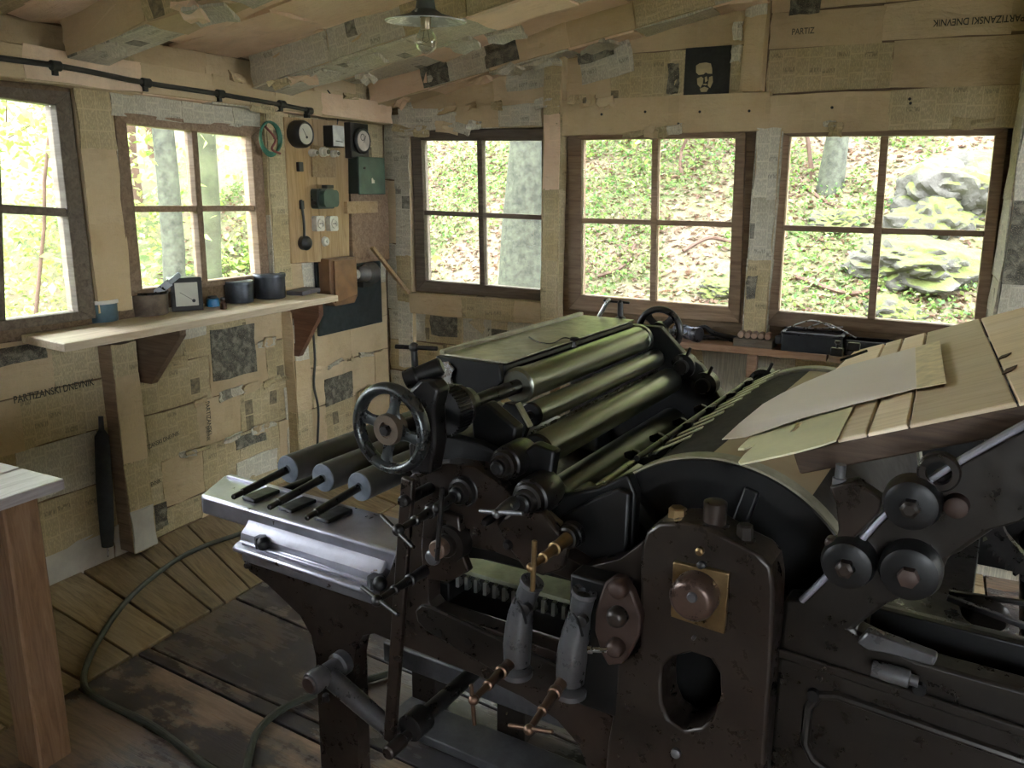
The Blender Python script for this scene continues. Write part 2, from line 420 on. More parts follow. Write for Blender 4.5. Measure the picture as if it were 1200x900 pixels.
def paper_rows(parent, fc, n, a0, a1, rows, holes=(), wts=None, wr=(.24, .42), skip=None, rotp=.12):
    """cover the strip a0..a1 with rows of pasted sheets; fc(a, z) -> point; holes are (a0, a1, z0, z1) left free"""
    for z0, z1 in rows:
        spans = [(a0, a1)]
        for h in holes:
            if h[2] < z1 - .01 and h[3] > z0 + .01:
                spans = [q for s in spans for q in ((s[0], min(s[1], h[0])), (max(s[0], h[1]), s[1])) if q[1] - q[0] > .03]
        for s0, s1 in spans:
            a = s0
            while a < s1 - .02:
                w = random.uniform(*wr)
                if s1 - (a + w) < .12: w = s1 - a
                sheet(parent, fc(a + w / 2, (z0 + z1) / 2), n, w + .004, z1 - z0 - .006, paper_mat(wts), rot=(180 if random.random() < .25 else 0) + random.uniform(-1, 1), lift=random.uniform(.005, .011))
                a += w
# ================================================================== THE SETTING
XL, YB, XR, YF = -3.195, 4.453, 3.0, -2.4
def ceil_z(x): return 2.27 + .186 * (x + 3.195)
# ---- windows measured in the planes of the two walls
WIN = []
def window(n, plane, outer, glass, mull, munt, mat, depth=(-.045, .03), mw=.028):
    D = XL if plane == 'x' else YB
    G = (lambda p: HX(p[0], p[1], XL)) if plane == 'x' else (lambda p: HY(p[0], p[1], YB))
    f = (lambda a, z, k: Vector((XL + k, a, z))) if plane == 'x' else (lambda a, z, k: Vector((a, YB - k, z)))
    if n < 10: outer, glass, mull, munt = [G(p) for p in outer], [G(p) for p in glass], [G(p) for p in mull], [G(p) for p in munt]
    cx = sum(p[0] for p in outer) / 4; cz = sum(p[1] for p in outer) / 4
    w = empty('window_%d' % n, f(cx, min(p[1] for p in outer), 0), kind='structure')
    # jambs and rails, each a piece with mitred ends
    names = ['top_rail', 'jamb', 'bottom_rail', 'jamb']
    for i in range(4):
        j = (i + 1) % 4
        bm = BM(); prism(bm, [outer[i], outer[j], glass[j], glass[i]], [], f, depth[0], depth[1] + random.uniform(-.003, .003))
        build(names[i], bm, mat, w, bevel=.003)
    def strip(nm, a, b, ww, d):
        a, b = Vector(a), Vector(b); t = (b - a).normalized(); s = Vector((-t.y, t.x)) * ww / 2
        bm = BM(); prism(bm, [a + s, b + s, b - s, a - s], [], f, *d); build(nm, bm, mat, w, bevel=.003)
    strip('mullion', mull[0], mull[1], mw + .006, (-.03, .022)); strip('muntin', munt[0], munt[1], mw, (-.028, .018))
    def inter(a, b, c, d):
        a, b, c, d = map(Vector, (a, b, c, d)); r = b - a; s = d - c; t = ((c - a).x * s.y - (c - a).y * s.x) / (r.x * s.y - r.y * s.x); return a + r * t
    m = inter(mull[0], mull[1], munt[0], munt[1]); g = [Vector(p) for p in glass]; mu = [Vector(p) for p in mull]; mn = [Vector(p) for p in munt]
    for q in ([g[0], mu[0], m, mn[0]], [mu[0], g[1], mn[1], m], [m, mn[1], g[2], mu[1]], [mn[0], m, mu[1], g[3]]):
        bm = BM(); prism(bm, q, [], f, -.012, -.008); build('pane', bm, M_GLASS, w, smooth=False)
    a = [p[0] for p in outer]; z = [p[1] for p in outer]
    WIN.append((plane, min(a), max(a), min(z), max(z), [tuple(p) for p in outer]))
    return w
def plain_window(n, plane_x=None, plane_y=None, a0=0, a1=1, z0=1.0, z1=1.95):
    pass

window(1, 'x', [(-92, 95), (77, 108), (108, 372), (-60, 395)], [(-80, 104), (60.5, 123.4), (87, 364.5), (-48, 381)], [(-12, 114), (-3, 376)], [(-62, 241), (76, 249)], M_SASHD, mw=.034)
window(2, 'x', [(129, 131), (301, 149), (313, 327), (147, 347)], [(143, 145), (289, 160.7), (301, 322), (162, 338.5)], [(224, 153), (237, 331)], [(152, 245), (297, 244)], M_SASH)
window(3, 'y', [(484, 151), (646, 151), (646, 353), (491, 340)], [(496.3, 164.7), (637, 164.7), (637, 339.4), (501.6, 328)], [(563.5, 164), (567, 334)], [(497.5, 249), (637, 255)], M_SASHD)
window(4, 'y', [(668, 157), (875, 155), (868, 378), (668, 362)], [(683.5, 163.8), (863.5, 161.5), (854.7, 359.3), (682.5, 345.3)], [(769, 162), (766, 353)], [(683, 258.5), (859, 263)], M_SASH)
window(5, 'y', [(906, 152), (1181, 151), (1153, 397), (897, 380)], [(926.5, 160), (1166, 158.7), (1140.7, 382.7), (913, 364)], [(1037, 160), (1021, 374)], [(918, 267), (1153, 274)], M_SASH)

def wall(name, plane, outline, holes, mat, t=.05):
    f = FX if plane == 'x' else FV
    bm = BM()
    d = {'wall_left': (XL - t, XL), 'wall_back': (YB, YB + t), 'wall_right': (XR, XR + t), 'wall_front': (YF - t, YF)}[name]
    prism(bm, outline, holes, f, *d)
    return tag(build(name, bm, mat, smooth=False), kind='structure')
LW = [(.0, 1.05), (-1.6, -.5)]
wl = wall('wall_left', 'x', [(YF - .05, -.02), (YB + .05, -.02), (YB + .05, 2.3), (YF - .05, 2.3)], [w[5] for w in WIN if w[0] == 'x'] + [[(a, 1.13), (b, 1.13), (b, 2.02), (a, 2.02)] for a, b in LW], M_PLANK)
wb = wall('wall_back', 'y', [(XL, -.02), (XR + .05, -.02), (XR + .05, ceil_z(XR) + .02), (XL, ceil_z(XL) + .02)],
          [w[5] for w in WIN if w[0] == 'y'] + [[(1.0, 1.0), (2.4, 1.0), (2.4, 1.95), (1.0, 1.95)]], M_PLANK)
wr = wall('wall_right', 'x', [(YF, -.02), (YB, -.02), (YB, ceil_z(XR) + .02), (YF, ceil_z(XR) + .02)],
          [[(2.0, 1.0), (4.0, 1.0), (4.0, 2.2), (2.0, 2.2)]], M_PLANK)
wf = wall('wall_front', 'y', [(XL, -.02), (XR + .05, -.02), (XR + .05, ceil_z(XR) + .02), (XL, ceil_z(XL) + .02)],
          [[(.6, .9), (2.4, .9), (2.4, 2.1), (.6, 2.1)]], M_PLANK)
# unseen windows in plain frames; those on the right and behind are added for daylight
def far_opening(n, f, x0, x1, z0, z1, bars, d0, d1):
    w = empty('window_%d' % n, f((x0 + x1) / 2, z0, d0), kind='structure')
    bm = BM(); prism(bm, [(x0, z0), (x1, z0), (x1, z1), (x0, z1)], [[(x0 + .04, z0 + .04), (x1 - .04, z0 + .04), (x1 - .04, z1 - .04), (x0 + .04, z1 - .04)]], f, d0, d1)
    build('sash', bm, M_SASH, w)
    for i in range(1, bars):
        x = x0 + (x1 - x0) * i / bars; bm = BM(); prism(bm, [(x - .015, z0 + .04), (x + .015, z0 + .04), (x + .015, z1 - .04), (x - .015, z1 - .04)], [], f, d0 + .005, d1 - .005); build('mullion', bm, M_SASH, w)
    bm = BM(); m = (d0 + d1) / 2; prism(bm, [(x0 + .04, z0 + .04), (x1 - .04, z0 + .04), (x1 - .04, z1 - .04), (x0 + .04, z1 - .04)], [], f, m - .002, m + .002); build('pane', bm, M_GLASS, w, smooth=False)
far_opening(6, FV, 1.0, 2.4, 1.0, 1.95, 2, YB - .02, YB + .04)  # out of view, added to let more daylight into the room
far_opening(7, FX, 2.0, 4.0, 1.0, 2.2, 3, XR - .02, XR + .04)  # unseen opening, added to brighten the interior
far_opening(8, FV, .6, 2.4, .9, 2.1, 2, YF - .04, YF + .02)  # unseen, added so the near side of the press gets light
for i_, (a_, b_) in enumerate(LW): far_opening(9 + i_, FX, a_, b_, 1.13, 2.02, 2, XL - .04, XL + .02)

# ---- floor: a dark underlay and boards laid on it
bm = BM(); box(bm, ((XL + XR) / 2, (YF + YB) / 2, -.06), (XR - XL + .1, YB - YF + .1, .05))
floor = tag(build('floor', bm, M_GAP), kind='structure')
XJ = -2.42
# boards between the left wall and the joint at XJ; joints measured in the photograph, (y at the wall, y at the joint)
lj = [(HZ(41.7, 697, 0)[1], HZ(155, 768, 0)[1]), (2.10, 1.93), (2.37, 2.115), (2.50, 2.19), (2.68, 2.33), (2.98, 2.70), (3.3, 3.06), (3.62, 3.4), (3.95, 3.75), (4.25, 4.1), (4.46, 4.44)]
lj = [(y0 - .0, y1) for y0, y1 in lj]
lo_ = [(1.62, 1.56), (1.33, 1.29), (1.0, .98), (.7, .68), (.35, .34), (0, 0), (-.4, -.4), (-.8, -.8), (-1.2, -1.2), (-1.6, -1.6), (-2.0, -2.0), (-2.39, -2.39)]
js = sorted(set([(min(a), max(a)) if False else a for a in lj + lo_]), key=lambda q: q[1])
for a, b in zip(js, js[1:]):
    g = .005
    quadboard('floor_board', [(XL + .005, a[0] + g, random.uniform(-.004, .003)), (XJ - .006, a[1] + g, random.uniform(-.004, .003)), (XJ - .006, b[1] - g, random.uniform(-.004, .003)), (XL + .005, b[0] - g, random.uniform(-.004, .003))], .03, M_FLOOR, floor)
# the wide oily boards right of it
rj = []
for (p, q) in (((92, 808), (187, 862)), ((163, 767), (370, 868)), ((180, 760), (370, 845)), ((274, 700), (370, 741))):
    a, b = HZ(*p, 0), HZ(*q, 0); s = (b[1] - a[1]) / (b[0] - a[0]); rj.append((a[1] + s * (XJ - a[0]), s))
s_ = rj[2][1]
rj = [(-2.39, 0), (-1.9, 0), (-1.4, 0), (-.9, 0), (-.45, 0), (0, 0), (.42, 0), (.8, 0), (1.16, 0)] + [(r[0], max(-.12, min(.12, r[1]))) for r in rj] + [(2.62, .0), (3.0, 0), (3.4, 0), (3.8, 0), (4.15, 0), (4.44, 0)]
xe = .35
for k, (a, b) in enumerate(zip(rj, rj[1:])):
    g = .004; z = [random.uniform(-.003, .003) for _ in range(4)]; L = xe - XJ
    if b[0] - a[0] < .02: continue
    mat = M_FLOORD if 8 <= k <= 10 else M_FLOORB if k in (11, 12) else (M_FLOOR if k > 13 else M_FLOORD)
    quadboard('floor_board', [(XJ + .006, a[0] + g, z[0]), (xe, a[0] + a[1] * L + g, z[1]), (xe, b[0] + b[1] * L - g, z[2]), (XJ + .006, b[0] - g, z[3])], .03, mat, floor)
    quadboard('floor_board', [(xe + .008, a[0] + a[1] * L + g, z[0]), (XR, a[0] + a[1] * L + g, z[1]), (XR, b[0] + b[1] * L - g, z[2]), (xe + .008, b[0] + b[1] * L - g, z[3])], .03, M_FLOORD, floor)

# ---- ceiling boards and rafters
bm = BM(); prism(bm, [(XL - .05, ceil_z(XL - .05)), (XR + .05, ceil_z(XR + .05)), (XR + .05, ceil_z(XR + .05) + .05), (XL - .05, ceil_z(XL - .05) + .05)], [], FV, YF - .05, YB + .05)
ceiling = tag(build('ceiling', bm, M_PLANK, smooth=False), kind='structure')
cn = Vector((.186, 0, -1)).normalized()
y = YF
while y < YB - .05:
    h = random.uniform(.34, .5); h = min(h, YB - y)
    x = XL + .02 + random.uniform(0, .1)
    while x < 2.9:
        w = random.uniform(.4, .62)
        m = random.choices([M_PINK, M_BLANK, M_NEWS, M_GREY, M_PIC], [10, 2, 2, 1.2, .35])[0]
        if y > -.8 or random.random() < .2:
            sheet(ceiling, (x + w / 2, y + h / 2, ceil_z(x + w / 2)), cn, w, h, m, lift=random.uniform(.006, .018), curl=.012, up=(0, 1, 0), rot=random.uniform(-3, 3))
        x += w * .98
    y += h * .97
def rafter(n, y0, y1, x0, x1, drop, mat, zoff=0.0):
    """a paper-wrapped rafter rising with the roof"""
    z0, z1 = ceil_z(x0), ceil_z(x1)
    bm = BM(); prism(bm, [(x0, z0 - drop), (x1, z1 - drop), (x1, z1 + .01), (x0, z0 + .01)], [], FV, y0, y1)
    t = tag(build('trim_%d' % n, bm, mat, bevel=.008, seg=2), kind='structure')
    s = (z1 - z0) / (x1 - x0); up = Vector((1, 0, s)).normalized(); nd = Vector((s, 0, -1)).normalized()
    x = x0 + .01
    while x < x1 - .1:
        w = random.uniform(.28, .5)
        if x + w > x1: w = x1 - x
        zc = ceil_z(x + w / 2)
        sheet(t, (x + w / 2, (y0 + y1) / 2, zc - drop), nd, w, y1 - y0 + .006, random.choices([M_GREY, M_NEWS, M_BLANK, M_PINK], [5, 1.5, 1, 3])[0], lift=.006, curl=.006, up=(0, 1, 0), rot=random.uniform(-2, 2) + math.degrees(0))
        for yy, ny in ((y0, -1), (y1, 1)):
            o = sheet(t, (x + w / 2, yy, zc - drop / 2), (0, ny, 0), w, drop, random.choices([M_NEWS, M_BLANK, M_GREY, M_PIC, M_PINK], [4, 2.5, 3, .5, 3])[0], lift=.006, curl=.008, rot=-math.degrees(math.atan(s)) * (1 if ny < 0 else -1) * -1)
        x += w
    return t
rafter(1, 2.23, 2.41, XL + .1, 2.9, .15, M_BLANK)
rafter(2, 3.22, 3.5, XL + .1, 2.9, .16, M_BLANK)
rafter(3, 4.27, 4.452, XL + .03, 2.9, .14, M_BLANK)
rafter(4, 1.0, 1.18, XL + .1, 2.9, .15, M_BLANK)

# ---- plates, beams and posts wrapped in paper
def wrapped(n, c, s, horiz, faces, wts, mat=M_BLANK, rz=0, step=(.28, .45)):
    c = V3(c); bm = BM(); box(bm, c, s); t = tag(build('trim_%d' % n, bm, mat, bevel=.006), kind='structure')
    L = s[horiz]; k = -L / 2
    while k < L / 2 - .03:
        w = random.uniform(*step)
        if L / 2 - (k + w) < .12: w = L / 2 - k
        for nn in faces:
            nn = Vector(nn); ax = [i for i in range(3) if abs(nn[i]) > .5][0]
            p = c.copy(); p[horiz] += k + w / 2; p[ax] += math.copysign(s[ax] / 2, nn[ax])
            o = [i for i in range(3) if i not in (ax, horiz)][0]
            up = (0, 0, 1) if ax != 2 else (0, 1, 0)
            xl = V3(up).cross(nn)
            if abs(xl[horiz]) > .5: sheet(t, p, nn, w + .004, s[o] - .002, random.choices([M_NEWS, M_GREY, M_BLANK, M_PIC, M_PINK], wts)[0], lift=.005, curl=.003, up=up)
            else: sheet(t, p, nn, s[o] - .002, w + .004, random.choices([M_NEWS, M_GREY, M_BLANK, M_PIC, M_PINK], wts)[0], lift=.005, curl=.003, up=up)
        k += w
    return t
# wall plate on the left under the rafters
wrapped(5, (XL + .05, 1.0, 2.10), (.10, 6.8, .12), 1, [(1, 0, 0), (0, 0, -1)], [1, .4, 5, 0, 3], step=(.35, .6))
# header strip over window 2
wrapped(6, (XL + .012, 2.92, 1.99), (.024, .9, .10), 1, [(1, 0, 0)], [2, 9, 0, 0, 0])
# back wall: headers over the windows
wrapped(7, ((-3.03 - 2.06) / 2, YB - .03, 2.06), (.97, .06, .12), 0, [(0, -1, 0), (0, 0, -1)], [2, 9, 1, 0, 0])
wrapped(8, ((-1.95 - .81) / 2, YB - .035, 2.035), (1.14, .07, .185), 0, [(0, -1, 0)], [2, .5, 8, 0, 0], step=(.5, .7))
wrapped(9, ((-.81 + .9) / 2, YB - .03, 2.02), (1.71, .06, .18), 0, [(0, -1, 0)], [2, .5, 8, 0, 0], step=(.5, .7))
# posts of the back wall
wrapped(10, (-3.03, YB - .02, 1.28), (.115, .04, 1.56), 2, [(0, -1, 0)], [3, 4, 4, 0, 1])
wrapped(11, (-1.985, YB - .04, 1.62), (.10, .08, 1.5), 2, [(0, -1, 0), (-1, 0, 0), (1, 0, 0)], [6, 1, 5, 0, 1])
wrapped(12, (-.80, YB - .035, 1.42), (.115, .07, 1.06), 2, [(0, -1, 0), (-1, 0, 0), (1, 0, 0)], [1, 12, 0, 0, 0])
wrapped(13, (-.90, YB - .05, 2.38), (.10, .10, .5), 2, [(0, -1, 0)], [3, 1, 7, 0, 2])
# sill board below window 3
wrapped(14, (-2.47, YB - .035, .93), (1.0, .07, .13), 0, [(0, -1, 0), (0, 0, 1)], [4, 3, 6, 0, 0])
# the papered post at the right that stands out from the wall
def post_right():
    bm = BM(); box(bm, (.46, YB - .28, 1.3), (.40, .5, 2.62)); t = tag(build('trim_15', bm, M_GREY, bevel=.01), kind='structure')
    x0 = .26
    for z0, z1, m in ((.05, .5, M_GREY), (.5, .93, M_NEWS), (.93, 1.28, M_GREY), (1.28, 1.62, M_PIC), (1.62, 2.05, M_GREY), (2.05, 2.6, M_GREY)):
        sheet(t, (.46, YB - .53, (z0 + z1) / 2), (0, -1, 0), .40, z1 - z0, m, lift=.006, curl=.004)
        sheet(t, (.26, YB - .28, (z0 + z1) / 2), (-1, 0, 0), .49, z1 - z0, M_GREY, lift=.006, curl=.004)
post_right()
# posts of the left wall between and beside the windows (below them the shelf posts stand)
wrapped(16, (XL + .012, 2.39, 1.62), (.024, .17, 1.0), 2, [(1, 0, 0), (0, 1, 0)], [9, 1.5, 3, 0, .5])
wrapped(17, (XL + .03, 3.41, 1.62), (.06, .13, 1.0), 2, [(1, 0, 0), (0, -1, 0)], [6, 4, 1, 0, 0])

# ---- pasted paper on the boards of the walls
lw = lambda a, z: Vector((XL, a, z)); bw = lambda a, z: Vector((a, YB, z))
paper_rows(wl, lw, (1, 0, 0), .9, 4.42, [(.13, .37), (.37, .61), (.61, .83), (.83, 1.05)], wts=[10, .6, 5, .25])
paper_rows(wl, lw, (1, 0, 0), 3.34, 4.42, [(1.05, 1.3), (1.3, 1.62), (1.62, 2.04)], wts=[3, 3, 2, 0])
paper_rows(wl, lw, (1, 0, 0), 1.2, 4.42, [(2.15, 2.27)], wts=[2, 1, 6, 0])
for a in (1.3, 1.72, 2.05): sheet(wl, (XL, a, .07), (1, 0, 0), .42, .15, M_CLOTH, lift=.009)
sheet(wl, (XL, 2.33, .07), (1, 0, 0), .12, .15, M_CLOTH, lift=.009)
paper_rows(wl, lw, (1, 0, 0), 2.45, 4.42, [(.0, .13)], wts=[8, 0, 5, 0])
paper_rows(wb, bw, (0, -1, 0), -3.18, -2.0, [(.0, .22), (.22, .46), (.46, .67), (.67, .87)], wts=[8, 4, 3, 0])
paper_rows(wb, bw, (0, -1, 0), -1.93, .26, [(.0, .25), (.25, .52), (.52, .82)], wts=[5, 5, 3, 0])
paper_rows(wb, bw, (0, -1, 0), -3.18, -3.08, [(.87, 1.3), (1.3, 1.7), (1.7, 2.1)], wts=[3, 5, 1, 0], wr=(.1, .2))
paper_rows(wb, bw, (0, -1, 0), -1.93, -.95, [(2.13, 2.36), (2.36, 2.62)], wts=[2, .5, 9, 0], wr=(.25, .4))
paper_rows(wb, bw, (0, -1, 0), -.84, .9, [(2.12, 2.33), (2.33, 2.5), (2.5, 2.7), (2.7, 2.95)], wts=[2, 0, 9, 0], wr=(.5, .8))
paper_rows(wb, bw, (0, -1, 0), -3.05, -2.04, [(2.12, 2.3)], wts=[2, .5, 6, 0])
# particular sheets one can recognise
def at_left(px, w, h, mat, rot=0, name='newspaper_sheet', lift=.014):
    y, z = HX(*px, XL); return sheet(wl, (XL, y, z), (1, 0, 0), w, h, mat, rot=rot, lift=lift, name=name)
def at_back(px, w, h, mat, rot=0, name='newspaper_sheet', lift=.014):
    x, z = HY(*px, YB); return sheet(wb, (x, YB, z), (0, -1, 0), w, h, mat, rot=rot, lift=lift, name=name)
at_left((272, 412), .30, .26, M_PIC, name='newspaper_picture'); at_left((210, 378), .30, .16, M_GREY)
at_left((20, 415), .22, .07, M_PIC, name='newspaper_picture'); at_left((292, 514), .22, .065, M_PIC, name='newspaper_picture')
at_left((186, 603), .08, .12, M_PIC, name='newspaper_picture'); at_left((395, 455), .26, .17, M_PIC, name='newspaper_picture')
at_left((300, 545), .3, .12, M_GREY); at_left((345, 500), .15, .5, M_GREY)
at_back((521, 381), .2, .14, M_PIC, name='newspaper_picture'); at_back((590, 395), .2, .09, M_PIC, name='newspaper_picture'); at_back((560, 385), .2, .2, M_GREY, lift=.012)
at_back((712, 74), .30, .17, M_GREY, rot=12, lift=.03); at_back((700, 64), .2, .07, M_PIC, rot=12, name='newspaper_picture', lift=.036)
at_back((790, 93), .06, .15, M_PIC, name='newspaper_picture', lift=.016)
at_back((870, 40), .05, .09, M_GREY, lift=.1); at_back((868, 66), .05, .08, M_GREY, lift=.1)
o = at_back((884, 335), .05, .12, M_PIC, name='newspaper_picture', lift=.088)
at_back((945, 4), .14, .1, M_PIC, name='newspaper_picture', lift=.02)
at_back((605, 65), .2, .15, M_PIC, rot=11, name='newspaper_picture', lift=.197); at_back((530, 92), .18, .12, M_PIC, rot=11, name='newspaper_picture', lift=.197)
at_back((620, 92), .26, .12, M_GREY, rot=5, lift=.03)
# portrait print: black square with a pale stencilled face
x, z = HY(830, 84, YB)
bm = BM(); box(bm, (x, YB - .022, z), (.235, .003, .235)); port = build('portrait_print', bm, plain('printing_ink_black', (.022, .024, .02), .7), wb)
def stencil(pts, n, parent, mat):
    bm = BM(); prism(bm, pts, [], lambda a, b, d: Vector((x + a, d, z + b)), YB - .0255, YB - .0236); return build(n, bm, mat, parent, smooth=False)
mp = plain('printed_paper_tone', (.46, .38, .22), .8)
S = .0021
def sp_(l): return [((a - 50) * S, (50 - b) * S) for a, b in l]
for l in ([(22, 36), (30, 31), (46, 30), (58, 33), (62, 45), (63, 57), (52, 56), (47, 53), (42, 57), (30, 58), (23, 52)],
          [(26, 66), (36, 62), (42, 66), (41, 78), (36, 88), (28, 80)], [(45, 64), (50, 62), (53, 72), (47, 76)], [(56, 64), (64, 62), (66, 76), (60, 90), (54, 84)],
          [(34, 90), (46, 86), (56, 90), (52, 98), (38, 98)], [(38, 80), (48, 79), (54, 81), (48, 83)]):
    stencil(sp_(l), 'printed_face_patch', port, mp)
# printed mastheads
def lettering(txt, c, right, up, size, parent, mat=None, wide=1.0):
    cu = bpy.data.curves.new('lettering', 'FONT'); cu.body = txt; cu.size = size; cu.extrude = .0004; cu.offset = size * .012
    cu.align_x = 'CENTER'; cu.align_y = 'CENTER'
    o = bpy.data.objects.new('lettering', cu); COL.objects.link(o); bpy.context.view_layer.update()
    me = bpy.data.meshes.new_from_object(o); bpy.data.objects.remove(o)
    me.materials.append(mat or MATS['headline_ink']); r = V3(right).normalized(); u = V3(up).normalized(); n = r.cross(u)
    M = Matrix([[r.x * wide, u.x, n.x, 0], [r.y * wide, u.y, n.y, 0], [r.z * wide, u.z, n.z, 0], [0, 0, 0, 1]]); M.translation = V3(c)
    oo = bpy.data.objects.new('headline', me); COL.objects.link(oo); oo.parent = parent
    M.translation = V3(c) - ABS[parent.name]; oo.matrix_local = M; ABS[oo.name] = V3(c); return oo
plain('headline_ink', (.06, .055, .04), .8, bump=0)
MATS['faded_ink'] = plain('faded_ink', (.10, .09, .06), .8, bump=0)
def lt_left(txt, px, size, rt=(0, 1, 0), up=(0, 0, 1), mat=None, wide=1.0):
    y_, z_ = HX(*px, XL); return lettering(txt, (XL + .032, y_, z_), rt, up, size, wl, mat, wide)
lt_left('PARTIZANSKI DNEVNIK', (59, 457), .042, (0, 1, .02), wide=.78)
lt_left('PARTIZANSKI', (239, 489), .036, (0, 0, -1), (0, 1, 0), wide=.8); lt_left('DNEVNIK', (238, 507), .03, (0, 0, -1), (0, 1, 0), MATS['faded_ink'], wide=.6)
lt_left('PARTIZANSKI DNEVNIK', (181, 517), .03, (0, 1, .12), (0, -.12, 1), MATS['faded_ink'], wide=.75)
lt_left('DNEVNIK', (174, 566), .03, (0, 1, .1), (0, -.1, 1), MATS['faded_ink'], wide=.7)
lt_left('DNEVNIK', (150, 478), .026, (0, 0, -1), (0, 1, 0), MATS['faded_ink'])
def lt_back(txt, px, size, rt=(1, 0, 0), up=(0, 0, 1), mat=None, wide=1.0, off=.03):
    x_, z_ = HY(*px, YB); return lettering(txt, (x_, YB - off, z_), rt, up, size, wb, mat, wide)
lt_back('PARTIZANSKI DNEVNIK', (1146, 25), .042, (-1, 0, .02), (0, 0, -1), wide=.8)
lt_back('PARTIZ', (942, 38), .04, wide=.8, mat=MATS['faded_ink'])
# dark boards in the corner behind the switchboard
bm = BM(); box(bm, (XL + .03, 4.02, 1.02), (.02, .62, .44)); build('corner_board', bm, plain('black_board', (.022, .03, .03), .5), wl, bevel=.003)
bm = BM(); box(bm, (XL + .04, 4.22, 1.45), (.03, .38, .5)); build('corner_board', bm, M_SASH, wl, bevel=.003)

# ---- conduit along the top of the left wall
co = empty('electric_conduit', (XL + .12, 2.4, 2.07), 'black iron conduit running along the papered top beam of the left wall', 'conduit')
pts = [hit(px, py, (1, 0, 0), XL + .12) for px, py in ((-60, 58), (0, 68), (60, 76), (105, 84), (170, 97), (255, 110), (330, 123), (362, 129))]
bm = BM(); tube(bm, spline(pts, 4), .011, 10); build('pipe', bm, M_CABLE, co)
for px, py in ((65, 77), (171, 97), (258, 110), (330, 122), (362, 130)):
    P = hit(px, py, (1, 0, 0), XL + .12); bm = BM(); cyl(bm, P - np.array([0, .022, 0]), P + np.array([0, .022, 0]), .019, ch=.004); box(bm, (XL + .105, P[1], P[2] - .01), (.03, .02, .05)); build('pipe_clip', bm, M_CABLE, co)

# torn scraps and flaps of paper that hang off the rafters and beams
for k in range(46):
    r_ = [(2.23, .15), (3.22, .16), (4.27, .14), (3.5, .16)][k % 4]; x = random.uniform(-3.0, .8)
    sheet(ceiling, (x, r_[0] + random.uniform(-.02, .1), ceil_z(x) - r_[1] - .012 - random.uniform(0, .01)), Vector((.186, random.uniform(-.5, .1), -1)), random.uniform(.06, .2), random.uniform(.05, .13), random.choice([M_GREY, M_PINK, M_NEWS, M_GREY]), rot=random.uniform(-30, 30), curl=.014, name='torn_paper', up=(0, 1, 0))
for k in range(26):
    x = random.uniform(-3.0, .2); z = random.choice([2.13, 1.95, 2.11]); y_ = YB - .085
    if not -1.95 < x: z = random.choice([2.12, 2.0]); y_ = YB - .065
    if -1.4 < x < -.95 and z > 2.1 or x > -.3 and z > 2.1: continue
    sheet(wb, (x, y_, z + random.uniform(-.015, .015)), (random.uniform(-.2, .2), -1, random.uniform(-.4, .2)), random.uniform(.05, .16), random.uniform(.03, .07), random.choice([M_NEWS, M_BLANK, M_GREY]), rot=random.uniform(-12, 12), curl=.012, name='torn_paper')
for k in range(30):
    y_ = random.uniform(2.6, 4.3); z = random.choice([2.16, 2.04, 1.05, .83, .61, .37])
    sheet(wl, (XL + (.105 if z > 2 else .02), y_, z), (1, random.uniform(-.2, .2), random.uniform(-.3, .2)), random.uniform(.05, .18), random.uniform(.02, .06), random.choice([M_NEWS, M_BLANK, M_GREY]), rot=random.uniform(-10, 10), curl=.010, name='torn_paper')

# ================================================================== OUTSIDE
def hill(x, y):
    b = max(0.0, y - 5.9); l = max(0.0, -4.6 - x)
    z = -.45 + .74 * b + .12 * l
    z += .22 * mnoise.noise(Vector((x * .6, y * .6, 3.1))) * min(1, (b + l) * .6) + .5 * mnoise.noise(Vector((x * .2, y * .2, 9))) * min(1, (b + l) * .2)
    return z
def ground_at(px, py, far=45):
    d = RC.T @ np.array([px - 600, py - 450, F]); d /= np.linalg.norm(d); t = 3
    while t < far:
        P = CAMPOS + d * t
        if P[2] < hill(P[0], P[1]): return P
        t += .05
    return CAMPOS + d * far
xs = sorted(set(list(np.arange(-42, -16, 2.0)) + list(np.arange(-16, 8, .3)) + list(np.arange(8, 30, 2.0)))); ys = sorted(set(list(np.arange(-24, -2, 2.0)) + list(np.arange(-2, 16, .3)) + list(np.arange(16, 44, 1.5))))
verts = [(x, y, hill(x, y)) for y in ys for x in xs]; nx_ = len(xs)
faces = [(j * nx_ + i, j * nx_ + i + 1, (j + 1) * nx_ + i + 1, (j + 1) * nx_ + i) for j in range(len(ys) - 1) for i in range(nx_ - 1)]
me = bpy.data.meshes.new('hillside'); me.from_pydata(verts, [], faces); me.shade_smooth()
t = NT('forest_soil'); c = t.coord()
f = t.noise(c, 1.1, 6, .65); f2 = t.noise(c, 9, 6, .7)
col = t.mix(t.ramp(f, [(.42, 0.0), (.58, 1.0)]), (0.149, 0.112, 0.074), (0.074, 0.112, 0.031))
col = t.mix(t.ramp(f2, [(.4, 0.0), (.65, .8)]), col, (0.186, 0.149, 0.105))
t.set(col=col, rough=.95); t.bump(f2, .8, .05); me.materials.append(t.m)
hs = bpy.data.objects.new('hillside', me); COL.objects.link(hs); tag(hs, kind='structure')
def vcol_mat(name, rough=.7, trans=0.0):
    t = NT(name); a = t.add('ShaderNodeAttribute', attribute_name='tone'); t.set(col=a.outputs['Color'], rough=rough, spec=.3); return t.m
rs = np.random.default_rng(5)
